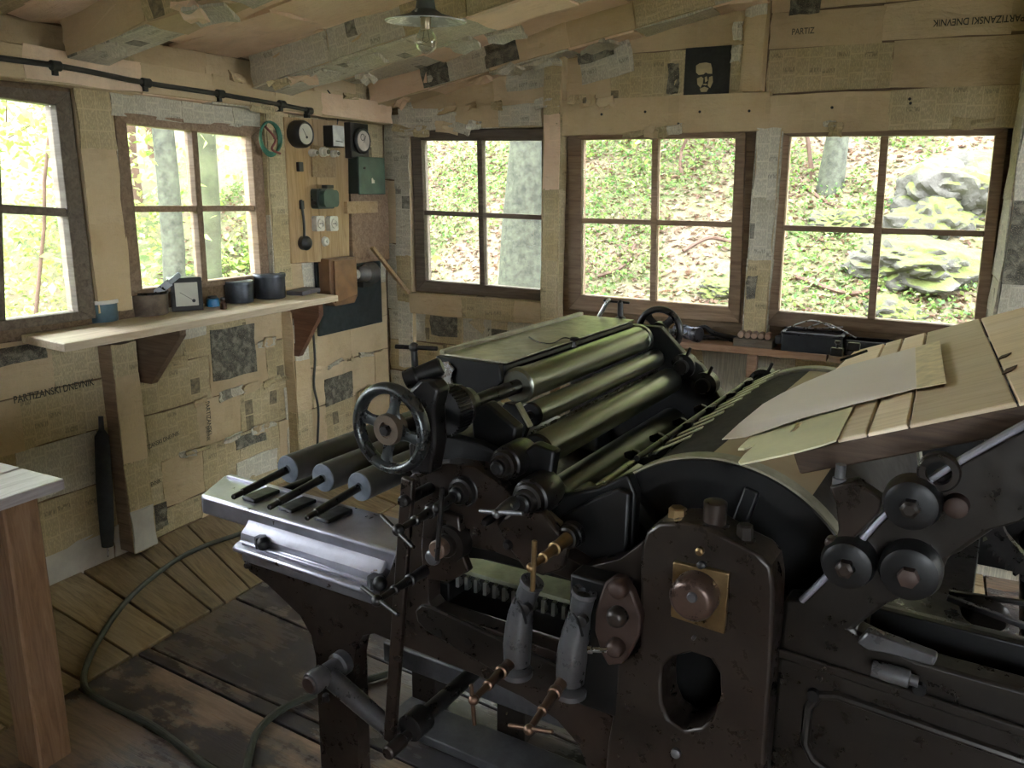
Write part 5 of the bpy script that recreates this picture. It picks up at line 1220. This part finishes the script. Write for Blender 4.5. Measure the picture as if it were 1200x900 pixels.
# end brackets that carry the roller bearings on both sides
near_br = px_outline([(480, 545), (478, 520), (500, 505), (560, 520), (600, 540), (625, 520), (650, 530), (645, 560), (660, 580), (700, 572), (735, 556), (745, 580), (742, 640), (742, 690), (700, 690), (560, 655), (500, 650)], 1.54)
part('roller_bracket', prism(BM(), near_br, [], FV, 1.54, 1.575), M_DARK, bevel=.006)
far_br = [(-1.42, .60), (-1.42, 1.06), (-1.34, 1.16), (-1.06, 1.165), (-.97, 1.08), (-.90, 1.04), (-.82, .93), (-.72, .90), (-.62, .93), (-.45, .97), (-.2, .9), (-.2, .5)]
part('roller_bracket', prism(BM(), far_br, [], FV, 2.80, 2.84), M_DARK, bevel=.006)
for (px, py, r) in ((799, 430, .045), (824, 452, .046), (893, 450, .05)):
    P = P3(px, py, 2.78); b_ = part('far_bearing', vlathe(P.x, P.z, 2.76, [(0, r * .55), (.006, r * .6), (.02, r * .6), (.024, r), (.07, r), (.075, r * .9)], 32), M_DARK2)
    part('bearing_screw', lathe(BM(), (P.x + .02, 2.77, P.z + r), (.4, 0, 1), [(0, .006), (.03, .006), (.032, .003)], 10), M_DARK2, b_)
# bearing cups on the near side with their clamp screws
def cup(px, py, v, r, depth=.09, mat=None):
    P = P3(px, py, v); o = part('bearing_cup', vlathe(P.x, P.z, v, [(0, r * .55), (.004, r * .62), (.012, r * .64), (.014, r * .8), (.028, r * .84), (.031, r * .95), (.045, r), (depth - .004, r), (depth, r * .94)], 36), mat or M_DARK2)
    part('cup_cap', vlathe(P.x, P.z, v - .012, [(0, r * .3), (.004, r * .42), (.012, r * .45)], 24), M_DARK, o); return o
cup(535, 580, 1.44, .042); cup(584, 548, 1.47, .040, .12); cup(613, 590, 1.44, .046, .11)
cup(660, 634, 1.44, .030, .05)
part('eccentric_sleeve', lathe(BM(), P3(606, 545, 1.60), (0, 1, 0), [(0, .036), (.06, .036), (.07, .03), (.12, .028)], 32), M_IRON)
tscrew(P3(467, 621, 1.22), P3(522, 590, 1.42), P3(447, 604, 1.25), P3(485, 642, 1.19), M_DARK2)
tscrew(P3(512, 596, 1.33), P3(533, 581, 1.45), P3(518.5, 571, 1.33), P3(512, 657, 1.33), M_DARK2, rb=.011, rbar=.0055, prof=[(0, .008), (.1, .011)])
tscrew(P3(442, 704, 1.24), P3(499, 668, 1.45), P3(424, 688, 1.27), P3(467, 721, 1.21), M_DARK2)
tscrew(P3(582, 602, 1.33), P3(606, 587, 1.45), P3(562, 599, 1.34), P3(613, 602, 1.32), M_LEVER, rb=.010, rbar=.0048, prof=[(0, .009), (.05, .014), (.1, .016)])
tscrew(P3(622, 665, 1.28), P3(664, 632, 1.44), P3(626.5, 633, 1.28), P3(624, 693, 1.28), M_BRASS, rb=.0095, rbar=.0055)
for px, py, r in ((504, 655, .02), (567, 613, .010), (593, 640, .012), (508, 599, .014)):
    P = P3(px, py, 1.43); part('round_stud', vlathe(P.x, P.z, 1.43, [(0, r * .6), (.004, r * .9), (.01, r), (.05, r)], 20), M_LEVER if r > .015 else M_DARK2)
P = P3(520, 641, 1.42); o = part('washer_boss', vlathe(P.x, P.z, 1.42, [(0, .026), (.003, .028), (.012, .028), (.014, .044), (.05, .046)], 32), M_IRON)
bm = vlathe(P.x - .004, P.z - .0, 1.395, [(0, .019), (.003, .022), (.026, .022)], 28); oo = part('pin_head', bm, iron('brown_pin', (.12, .08, .06), rough=.4), o)
part('centre_hole', vcyl(P.x - .004, P.z, 1.394, 1.396, .005, seg=12), M_DARK, oo)
part('bracket_plate', prism(BM(), px_outline([(500, 590), (540, 605), (545, 650), (552, 668), (530, 680), (498, 676), (496, 640)], 1.455), [], FV, 1.445, 1.468), M_IRON2, bevel=.004)
arm_o = px_outline([(585, 612), (600, 600), (640, 598), (658, 622), (668, 640), (662, 665), (640, 672), (618, 664), (600, 640)], 1.455)
part('rocker_plate', prism(BM(), arm_o, [], FV, 1.44, 1.465), M_IRON2, bevel=.005)
part('bright_quadrant', prism(BM(), px_outline([(630, 598), (637, 594), (650, 606), (658, 613), (656, 620), (644, 612)], 1.50), [], FV, 1.495, 1.51), M_LIDM, bevel=.001)
for k in range(7):   # fins of the ratchet rack between the bearing cups and the form roller
    a = P3(618 + 5.5 * k, 572 + 6.2 * k, 1.62); b = P3(639 + 4 * k, 555 + 7.5 * k, 1.74)
    part('rack_fin', bar(BM(), a, b, .0035, .02, up=(0, 0, 1)), M_DARK2)
# ---- long connecting rod and crank on the near side
a = P3(479, 560, 1.385); b = P3(457, 868, 1.385); rd = part('connecting_rod', bar(BM(), a, b, .034, .016, up=(0, 1, 0)), M_LEVER if False else M_IRON2, bevel=.004)
P = P3(478, 575, 1.385); part('rod_pin', vlathe(P.x, P.z - .02, 1.36, [(0, .010), (.004, .014), (.11, .014)], 20), M_DARK2, rd)
c0 = P3(385, 792, 1.40); c1 = P3(466, 862, 1.415)
cr = part('crank_arm', lathe(BM(), c0, c1 - c0, [(0, .012), (.004, .027), ((c1 - c0).length * .5, .026), ((c1 - c0).length - .004, .023), ((c1 - c0).length, .012)], 28), M_LEVER)
P = P3(377, 793, 1.38); part('crank_boss', vlathe(P.x, P.z, 1.335, [(0, .020), (.003, .028), (.008, .031), (.05, .031), (.055, .026), (.10, .026), (.105, .034), (.13, .034)], 32), M_LEVER, cr)
oo = part('crank_cap', vlathe(P.x - .001, P.z, 1.329, [(0, .008), (.002, .02), (.006, .024)], 28), M_RUST, cr)
P = P3(461, 877, 1.36); part('crank_pin', vlathe(P.x, P.z, 1.335, [(0, .014), (.004, .018), (.06, .018), (.064, .014), (.12, .014)], 24), M_IRON2, cr)
P = P3(479, 855, 1.42); part('crank_hub', lathe(BM(), P, (0, 1, 0), [(0, .03), (.004, .036), (.06, .036)], 28), M_DARK2, cr)
part('rocking_shaft', vcyl(P.x, P.z, 1.47, 2.85, .022), M_DARK2)
P = P3(382, 822, 1.44); part('oil_cup', lathe(BM(), P, (0, 0, 1), [(0, .006), (.002, .010), (.02, .010), (.024, .006)], 14), M_DARK2)

# ---- cast hook arms with brass screws below the opening
def hook_arm(pts, r, v, bpx, e_px, b0, b1):
    path = spline([P3(x, y, v) for x, y in pts], 4); n = len(path)
    rr = list(np.interp(np.linspace(0, 1, n), np.linspace(0, 1, len(r)), r))
    o = part('bracket_arm', tube(BM(), path, rr, 20), M_LEVER)
    e = path[-1]; part('arm_collar', lathe(BM(), e - Vector((0, 0, .03)), path[-2] - path[-1] if False else (path[-3] - e), [(-.004, rr[-1] * .9), (0, rr[-1] + .006), (.012, rr[-1] + .006), (.016, rr[-1])], 24), M_LEVER, o)
    part('arm_mouth', lathe(BM(), path[0], path[0] - path[2], [(0, rr[0]), (.004, rr[0] + .003), (.012, rr[0] + .002), (.008, rr[0] - .008), (-.01, rr[0] - .01), (-.01, 0)], 24), M_LEVER, o)
    Q = P3(pts[1][0] + 4, pts[1][1] + 2, v - .035)
    pc = part('split_pin', tube(BM(), spline([Q + Vector((-.02, -.002, .012)), Q + Vector((-.004, -.008, 0)), Q + Vector((.004, -.004, -.03))], 4), .003, 6), M_DARK, o)
    part('pin_eye', lathe(BM(), Q, (0, -1, 0), [(-.01, .012), (.004, .012), (.006, .008)], 16), M_DARK2, o)
    tscrew(P3(*bpx, 1.20), P3(*e_px, v), P3(*b0, 1.20), P3(*b1, 1.20), M_COPPER, rb=.011, rbar=.0045, prof=None)
hook_arm([(622, 686), (612, 712), (607, 745), (606, 776)], [.024, .023, .030, .032, .029], 1.395, (555, 820), (603, 772), (552, 802), (556, 850))
hook_arm([(684, 698), (678, 726), (671, 762), (668, 798)], [.024, .023, .030, .033, .030], 1.395, (620, 855), (664, 792), (596, 850), (648, 858))
# lozenge plate with its three bolts
lz = px_outline([(712, 680), (722, 673), (734, 676), (744, 692), (754, 720), (752, 742), (741, 762), (734, 774), (716, 776), (708, 762), (700, 735), (701, 712)], 1.40)
lzp = part('lozenge_plate', prism(BM(), lz, [], FV, 1.385, 1.41), M_RUST, bevel=.004)
for (px, py, r, m) in ((726, 689, .020, M_RUST), (724, 722, .021, M_IRON2), (722, 758, .019, M_RUST)):
    P = P3(px, py, 1.38); b_ = part('plate_bolt', vlathe(P.x, P.z, 1.358, [(0, r * .45), (.004, r * .8), (.012, r), (.03, r)], 24), m, lzp)
P = P3(712, 762, 1.36); part('side_stud', lathe(BM(), P, (-1, -.2, -.15), [(0, .006), (.03, .006), (.032, .009), (.04, .009)], 12), M_BRIGHT, lzp)
part('bracket_behind_plate', box(BM(), (-.645, 1.44, .72), (.12, .06, .30)), M_DARK, bevel=.006)

# ---- type bed with its rack, seen through the opening
part('type_bed', box(BM(), (-.55, 2.22, .70), (1.15, 1.10, .035)), M_DARK2, bevel=.003)
a = PV(535, 655, 1.60); b = PV(628, 690, 1.60)
zr = (a[1] + b[1]) / 2 + .004
part('rack_plate', box(BM(), (-.78, 1.62, .705), (.72, .09, .012)), iron('scraped_olive_plate', (.34, .36, .26), (.2, .2, .14), rough=.4, metal=.6), bevel=.001)
bm = BM(); part('rack_bar', box(bm, (-.78, 1.60, .682), (.72, .04, .03)), M_DARK)
for k in range(26):
    u = -1.125 + .0275 * k; part('rack_tooth', box(BM(), (u, 1.575, .684), (.009, .035, .034), ax=(Vector((1, .1, 0)), Vector((-.1, 1, 0)), Vector((0, 0, 1)))), M_BRIGHT)  # bright steel stands in for the lit edges of the teeth
part('bed_rail', box(BM(), (-.78, 1.66, .60), (1.1, .07, .06)), M_DARK, bevel=.004)
part('bed_rail', box(BM(), (-.78, 2.7, .60), (1.1, .07, .06)), M_DARK, bevel=.004)
# lower longitudinal rails and posts inside the press
for v in (1.86,):
    part('base_rail', box(BM(), (-.60, v + .04, .195), (1.95, .16, .07)), iron('grey_base_iron', (.085, .085, .09), (.06, .05, .045), rough=.45, metal=.3), bevel=.006)
    for u in (-1.46, -1.13, -.82, -.4): part('base_post', box(BM(), (u, v + .06, .082), (.10, .08, .16)), M_IRON, bevel=.005)
part('base_plate', box(BM(), (-.78, 1.80, .015), (1.45, .14, .03)), MATS['grey_base_iron'], bevel=.004)
part('base_plate', box(BM(), (-.6, 2.87, .06), (2.0, .12, .10)), M_DARK, bevel=.004)

# ---- big bearing pedestal of the cylinder
ped = px_outline([(706, 900), (712, 870), (719, 831), (723, 778), (750, 760), (750, 660), (752, 640), (757, 624), (772, 613), (800, 612), (835, 620), (868, 640), (892, 652), (903, 664), (907, 690), (905, 760), (902, 900)], 1.41)
ped = [ped[0]] + ped[1:]
ped[0] = (ped[0][0] - .01, .002); ped[-1] = (ped[-1][0], .002)
ph = px_outline([(775, 800), (777, 782), (788, 770), (810, 765), (832, 772), (843, 790), (844, 815), (836, 840), (822, 853), (800, 856), (784, 845), (776, 825)], 1.41)
pd = part('bearing_pedestal', prism(BM(), ped, [ph], FV, 1.41, 1.50), M_IRON2, bevel=.010, seg=3)
part('pedestal_recess_shade', box(BM(), (-.44, 1.55, .66), (.2, .02, .3)), M_DARK, pd)  # black plate stands in for the shade inside the hole
br = px_outline([(790, 657), (856, 671), (850, 742), (787, 721)], 1.405)
bp_ = part('brass_plate', prism(BM(), br, [], FV, 1.398, 1.41), M_BRASS, pd, bevel=.002)
P = P3(815, 697, 1.385); kb = part('shaft_cap', vlathe(P.x, P.z, 1.352, [(0, .030), (.002, .036), (.006, .040), (.012, .044), (.045, .044)], 40), iron('brown_cap', (.07, .045, .035), rough=.3, metal=.5), pd)
P2_ = P3(811, 700, 1.35); part('cap_screw', lathe(BM(), P2_, (0, -1, 0), [(-.004, .010), (.002, .010), (.004, .008)], 18), M_LEVER, kb)
for (px, py, r, h, m) in ((794, 603, .018, .032, M_BRASS), (838, 598, .022, .042, M_IRON2), (873, 622, .016, .025, M_IRON)):
    P = P3(px, py, 1.45); b_ = part('pedestal_bolt', lathe(BM(), P - Vector((0, 0, h * .6)), (0, 0, 1), [(0, r), (h, r), (h + .003, r * .8)], 6 if r < .02 else 24), m, pd)
    part('bolt_washer', lathe(BM(), P - Vector((0, 0, h * .6 + .006)), (0, 0, 1), [(0, r * 1.3), (.006, r * 1.3)], 24), M_IRON, b_)
for (px, py, r, m) in ((821, 645, .008, M_BRASS), (814, 746, .004, M_LEVER), (793, 881, .010, M_LEVER), (823, 662, .009, M_DARK)):
    P = P3(px, py, 1.41); part('pedestal_stud', vlathe(P.x, P.z, 1.398, [(0, r * .5), (.003, r), (.013, r)], 16), m, pd)

# ---- impression cylinder
UC, ZC, RC_ = -.455, .806, .310
o = part('impression_cylinder', lathe(BM(), (UC, 1.62, ZC), (0, 1, 0), [(0, .29), (0, .299), (1.02, .299), (1.02, .29)], 96), M_GAP)  # black colour stands in for shade under the feed board and grippers
part('packing_paper', prism(BM(), [(UC + .3015 * math.cos(math.radians(a)), ZC + .3015 * math.sin(math.radians(a))) for a in range(55, 99, 3)] + [(UC + .2993 * math.cos(math.radians(a)), ZC + .2993 * math.sin(math.radians(a))) for a in range(97, 54, -3)], [], FV, 1.635, 2.61), M_TYMP, o)
part('cylinder_face', lathe(BM(), (UC, 1.578, ZC), (0, 1, 0), [(0, .262), (0, RC_ - .005), (.006, RC_ - .003), (.006, .262)], 96, closed=True), M_DARK, o)
for v0 in (1.585, 2.62):
    part('cylinder_rim', lathe(BM(), (UC, v0, ZC), (0, 1, 0), [(0, .27), (0, RC_ - .003), (.003, RC_), (.042, RC_), (.045, RC_ - .003), (.045, .27)], 96, closed=True), iron('rim_steel', (.26, .25, .19), (.16, .14, .10), rough=.5, amt=.3, metal=.3) if 'rim_steel' not in MATS else MATS['rim_steel'], o)
part('cylinder_web', lathe(BM(), (UC, 1.60, ZC), (0, 1, 0), [(0, .27), (.012, .27), (.012, 0)], 72), M_DARK, o)
for k in range(6):
    a = math.radians(15 + 60 * k); e = Vector((math.cos(a), 0, math.sin(a)))
    part('cylinder_spoke', bar(BM(), Vector((UC, 1.592, ZC)) + e * .05, Vector((UC, 1.592, ZC)) + e * .272, .03, .05, up=(0, 1, 0)), M_DARK, o, bevel=.004)
part('cylinder_shaft', vcyl(UC, ZC, 1.42, 2.9, .04), M_DARK2, o)
part('gripper_rod', cyl(BM(), (-.785, 1.70, .95), (-.785, 2.86, .95), .0085), iron('bright_rod', (.34, .36, .28), (.2, .2, .15), rough=.3, metal=.8))
part('back_bar', box(BM(), (-.74, 2.25, .90), (.05, 1.15, .03)), M_DARK, bevel=.004)
rc = part('rod_holder', lathe(BM(), (-.80, 1.60, .94), (0, 1, 0), [(0, .020), (.004, .026), (.02, .027), (.03, .024), (.10, .024), (.105, .02)], 24), M_BRIGHT if False else M_IRON)
part('side_guard', prism(BM(), px_outline([(672, 595), (712, 572), (740, 560), (755, 566), (752, 620), (745, 690), (690, 680)], 1.60), [], FV, 1.52, 1.545), M_DARK, bevel=.006)
for k, v in enumerate((1.96, 2.14, 2.33, 2.52)):
    sc_ = [(-.825, .962), (-.80, .975), (-.785, .972), (-.775, .962), (-.755, .964), (-.745, .975), (-.735, .975), (-.71, 1.005), (-.665, 1.068), (-.64, 1.078), (-.64, 1.066), (-.66, 1.045), (-.70, .99), (-.74, .93), (-.80, .945), (-.822, .948)]
    g_ = part('gripper_finger', prism(BM(), sc_, [], FV, v - .008, v + .008), M_DARK2, bevel=.003)
    part('finger_set_screw', lathe(BM(), (-.75, v, .962), (0, 0, 1), [(0, .008), (.016, .008), (.018, .005)], 10), M_DARK2, g_)
part('finger_bar', cyl(BM(), (-.668, 1.66, 1.058), (-.668, 2.60, 1.058), .007), M_DARK2)
for k in range(11):
    v = 1.74 + .083 * k; bm = BM(); bar(bm, (-.66, v, 1.052), (-.575, v + .01, 1.103), .022, .0025); part('sheet_gripper', bm, M_LIDM)
# ---- feed board
M_BATTEN = wood('dark_batten_wood', (.03, .018, .012), (.07, .042, .025), (.11, .07, .042), .6)
def zf(u, v=1.55): return 1.130 + .40 * max(-.02, u + .42) + .028 * (v - 1.55)
def FP(px, py, dz=0.0):
    z = 1.25
    for _ in range(30): u, v = PZ(px, py, z + dz); z = .5 * z + .5 * zf(u, v)
    return Vector((u, v, z + dz))
seam = [((980, 516), (1037, 400.5)), ((1015, 510.5), (1059, 393)), ((1064, 499.5), (1086, 386)), ((1192, 471), (1149, 369))]
sv = []
for a, b in seam:
    a, b = P3(*a, 1.55), P3(*b, 2.62); a.z = zf(a.x, 1.55); b.z = zf(b.x, 2.62); sv.append((a, b))
sv.append((Vector((.30, 1.55, zf(.30))), Vector((.26, 2.62, zf(.26, 2.62))))); sv.append((Vector((.62, 1.55, zf(.62))), Vector((.60, 2.62, zf(.6, 2.62)))))
def pquad(name, P, h, mat, parent, e=.0025):
    o = quadboard(name, [W(*p) for p in P], h, mat, None, e)
    M = o.matrix_world.copy() if False else None
    return o
def press_board(name, P, h, mat, e=.0025):
    """board with four top corners in press coordinates, grain across the press"""
    o = quadboard(name, [W(*p) for p in P], h, mat, None, e)
    bpy.context.view_layer.update(); mw = o.matrix_world.copy(); o.parent = press
    o.matrix_parent_inverse = Matrix.Identity(4)
    inv = (Matrix.Translation(W(*ABS[press.name])) @ Matrix.Rotation(TH, 4, 'Z')).inverted()
    o.matrix_local = inv @ mw; return o
g = Vector((.002, 0, 0))
first = (Vector((-.40, 1.74, zf(-.40, 1.74))), Vector((-.37, 2.62, zf(-.37, 2.62))))
press_board('feed_plank', [first[0], Vector((sv[0][0].x + (sv[0][1].x - sv[0][0].x) * .17, 1.74, zf(sv[0][0].x))), sv[0][1] - g, first[1]], .014, M_FEED)
for a, b in zip(sv, sv[1:]): press_board('feed_plank', [a[0] + g, b[0] - g, b[1] - g, a[1] + g], .009, M_FEED)
for v in (1.562, 2.60):
    bm = BM(); bar(bm, (-.30, v, zf(-.30, v) - .032), (.62, v, zf(.62, v) - .032), (.03), .045, up=(0, 0, 1)); part('board_batten', bm, M_BATTEN, bevel=.004)
# thin tongue plate with two prongs and a slot at the lower corner of the feed board
tg = [(980, 516), (958, 523), (932, 530), (900, 537), (868, 543.5), (865.5, 541), (872, 533), (886, 520.5), (872, 526), (865, 526), (880, 511), (930, 490.5), (968, 482), (1000, 477)]
tg = [FP(x, y, .002) for x, y in tg]; th_ = [FP(x, y, .002) for x, y in ((925, 507), (932, 505.5), (943, 493.5), (936, 494.5))]
prism_pts = [(p.x, p.y) for p in tg]
part('feed_tongue', prism(BM(), prism_pts, [[(p.x, p.y) for p in th_]], lambda u, v, k: Vector((u, v, zf(u, v) + k)), -.001, .003), M_TONGUE)
# pasteboard sheet and its taped end
def sheet_mesh(pts, dz, th):
    q = [FP(x, y, dz) for x, y in pts]; bm = prism(BM(), [(p.x, p.y) for p in q], [], lambda u, v, k: Vector((u, v, zf(u, v) + dz + k)), 0, th)
    bmesh.ops.subdivide_edges(bm, edges=bm.edges, cuts=2, use_grid_fill=True)
    for v in bm.verts: v.co.z = v.co.z
    return bm
sh = one('pasteboard_sheet', sheet_mesh([(846, 515.5), (874, 512.5), (942, 490), (1003, 473.5), (1074, 455.5), (1072.5, 407.5), (1030, 419), (984, 431.5), (942, 449), (915, 462), (894, 474), (866, 497)], .008, .0015), M_SHEET, 'smooth grey pasteboard sheet lying on the sloping feed board', 'sheet', press=True)
part('taped_end', sheet_mesh([(1072.5, 407.5), (1101, 400), (1108.5, 449.5), (1074, 456)], .0095, .002), plain('yellow_tape_paper', (.70, .60, .38), .6, var=.2, scale=30), sh)
# stop blocks at the far edge of the board
for px, py in ((980, 418), (1000, 412)):
    P = FP(px, py, .0); o = part('side_lay', box(BM(), P + Vector((0, 0, .015)), (.035, .02, .025)), M_DARK2, bevel=.003)
    if px < 990: part('lay_knob', lathe(BM(), P + Vector((0, 0, .027)), (0, 0, 1), [(0, .004), (.012, .004), (.014, .008), (.022, .008)], 12), M_DARK2, o)
a = FP(985, 422, .01); b = FP(1016, 411, .01); part('lay_rod', cyl(BM(), a, b, .004, seg=10), M_DARK2)
for px, py, s in ((1177, 418, .02), (1183, 434, .028)):
    P = FP(px, py, .0); part('knot', prism(BM(), [(P.x - .012, P.y - s), (P.x + .004, P.y - s * .4), (P.x + .012, P.y + s), (P.x - .006, P.y + s * .5)], [], lambda u, v, k: Vector((u, v, zf(u, v) + k)), -.001, .0022), plain('dark_knot', (.09, .06, .035), .8))

# ---- right-hand frame: inclined arm over a beam
arm = [PV(940, 704, V0), PV(990, 655, V0), PV(1040, 601, V0), PV(1095, 560, V0), PV(1150, 527, V0), PV(1200, 500, V0), (.20, 1.345), (.45, 1.45), (.62, 1.50), (.62, 1.36), (.40, 1.28)]
inner = [PV(1290, 560, V0), PV(1200, 612, V0), PV(1163, 622, V0), PV(1125, 648, V0), PV(1112, 653, V0), PV(1098, 685, V0), PV(1040, 708, V0), PV(1000, 738, V0), PV(1012, 745, V0)]
o = [(-.285, .90)] + arm[:11] + inner + [PV(1075, 775, V0), PV(1200, 810, V0), (.62, .80), (.62, .002), (.50, .002), (.49, .42), (.44, .50), (.0, .50), (-.16, .48), (-.20, .40), (-.20, .002), (-.285, .002)]
pk = [PV(950, 835, V0), PV(958, 820, V0), PV(978, 815, V0), PV(1060, 842, V0), PV(1200, 892, V0), PV(1215, 905, V0)]
pk = [(-.222, .695), (-.205, .728), (-.175, .738), (.30, .712), (.335, .69), (.34, .60), (.31, .57), (-.17, .575), (-.205, .59), (-.222, .62)]
rf = part('delivery_frame', prism(BM(), o, [], FV, V0, V0 + .055), M_IRON, bevel=.007)
part('panel_bead', tube(BM(), [(a, V0 - .001, b) for a, b in pk], .009, 10, closed=True), M_IRON, rf)
part('frame_rib', prism(BM(), [(-.285, .785), (.62, .745), (.62, .765), (-.285, .805)], [], FV, V0 - .012, V0), M_IRON, rf, bevel=.004)
aa = [Vector((*PV(938, 706, V0 - .012), 0)), Vector((*PV(990, 655, V0 - .012), 0)), Vector((*PV(1040, 601, V0 - .012), 0)), Vector((*PV(1095, 560, V0 - .012), 0)), Vector((*PV(1150, 527, V0 - .012), 0)), Vector((*PV(1205, 497, V0 - .012), 0))]
part('arm_edge_highlight', tube(BM(), spline([(p.x, V0 - .004, p.y) for p in aa], 4), .0065, 10), M_RAIL, rf)  # bright tube stands in for the highlight along the edge of the arm
for (px, py, r, m, c_) in ((1068, 591, .046, M_DARK, M_IRON), (993, 661, .046, M_DARK, M_IRON2), (1066, 671, .050, M_DARK, M_RUST)):
    P = P3(px, py, V0 - .03); b_ = part('arm_boss', vlathe(P.x, P.z, V0 - .045, [(0, r * .72), (.004, r * .9), (.02, r), (.045, r)], 36), m, rf)
    part('boss_nut', vlathe(P.x, P.z, V0 - .064, [(0, r * .2), (.004, r * .34), (.02, r * .36)], 6), c_, b_)
P = P3(1101, 551, V0); part('ring_eye', lathe(BM(), (P.x, V0 - .02, P.z), (0, 1, 0), [(0, .020), (0, .030), (.004, .033), (.022, .033), (.022, .02)], 28, closed=True), M_IRON, rf)
P = P3(1121, 591, V0); part('rusty_pin', vlathe(P.x, P.z, V0 - .025, [(0, .012), (.004, .018), (.026, .020)], 20), M_RUST, rf)
P = P3(954, 812, V0); part('panel_hole', vcyl(P.x, P.z, V0 - .0135, V0, .011, seg=16), M_DARK, rf)
P = P3(1078, 805, V0); part('panel_hole', vcyl(P.x, P.z, V0 - .0135, V0, .011, seg=16), M_DARK, rf)
part('lug_support', prism(BM(), px_outline([(972, 570), (1003, 563), (1035, 585), (1030, 600), (992, 640), (975, 655), (983, 620), (980, 590)], 1.46), [], FV, 1.455, 1.49), M_LEVER if False else M_IRON2, rf, bevel=.004)
P = P3(984, 560, 1.475); part('support_bolt', lathe(BM(), P - Vector((0, 0, .02)), (0, 0, 1), [(0, .012), (.02, .012), (.021, .009), (.045, .009)], 16), M_LEVER, rf)
part('worn_bar', prism(BM(), px_outline([(1006, 748), (1018, 735), (1040, 742), (1100, 765), (1095, 775), (1040, 760), (1020, 757)], 1.46), [], FV, 1.44, 1.465), M_LEVER, rf, bevel=.004)
P = P3(1035, 790, 1.45); part('spindle', lathe(BM(), P3(1022, 783, 1.45), P3(1066, 796, 1.45) - P3(1022, 783, 1.45), [(0, .014), (.03, .016), (.06, .016), (.062, .010), (.075, .010)], 20), M_LEVER, rf)
P = P3(975, 633, 1.46); part('arm_screw', vlathe(P.x, P.z, 1.44, [(0, .006), (.004, .010), (.02, .010)], 14), M_IRON2, rf)
# far side of the same frame and what runs between
part('delivery_frame', prism(BM(), [(-.285, .5), (-.285, .90), PV(990, 655, V0), PV(1095, 560, V0), (.2, 1.33), (.62, 1.48), (.62, 1.3), (.2, 1.15), (.1, .95), (.62, .8), (.62, .002), (.5, .002), (.45, .5)], [], FV, 2.82, 2.86), M_DARK, bevel=.006)
for u, z, r in ((.02, 1.12, .02), (.30, 1.22, .03), (.16, .62, .03), (.45, 1.0, .02)): part('cross_shaft', vcyl(u, z, 1.5, 2.85, r), M_DARK2)
part('toothed_wheel', gear(BM(), (.20, 2.02, 1.0), (0, 1, 0), .21, .03, 72, .012, .16), M_DARK2)
a_ = P3(1152, 724, 1.9); dsk = part('delivery_disc', lathe(BM(), a_, (.2, 1, .6), [(0, .044), (.01, .05), (.02, .05)], 32), M_IRON)
part('delivery_lever', bar(BM(), P3(1110, 700, 1.85), P3(1205, 735, 1.85), .014, .012), M_LEVER, bevel=.002)
part('delivery_lever', bar(BM(), P3(1112, 694, 1.9), P3(1210, 708, 1.9), .012, .01), M_DARK2, bevel=.002)
part('lower_rail', bar(BM(), P3(1035, 714, 1.62), P3(1220, 758, 1.62), .02, .016), M_LEVER, bevel=.002)
part('dark_sill', bar(BM(), P3(1020, 728, 1.60), P3(1250, 788, 1.60), .02, .07), M_DARK, bevel=.003)
for k, (z0, du) in enumerate(((1.06, 0), (1.0, .03))): part('tape_roller', vcyl(.34 + du, z0, 1.56, 2.8, .018), M_DARK2)
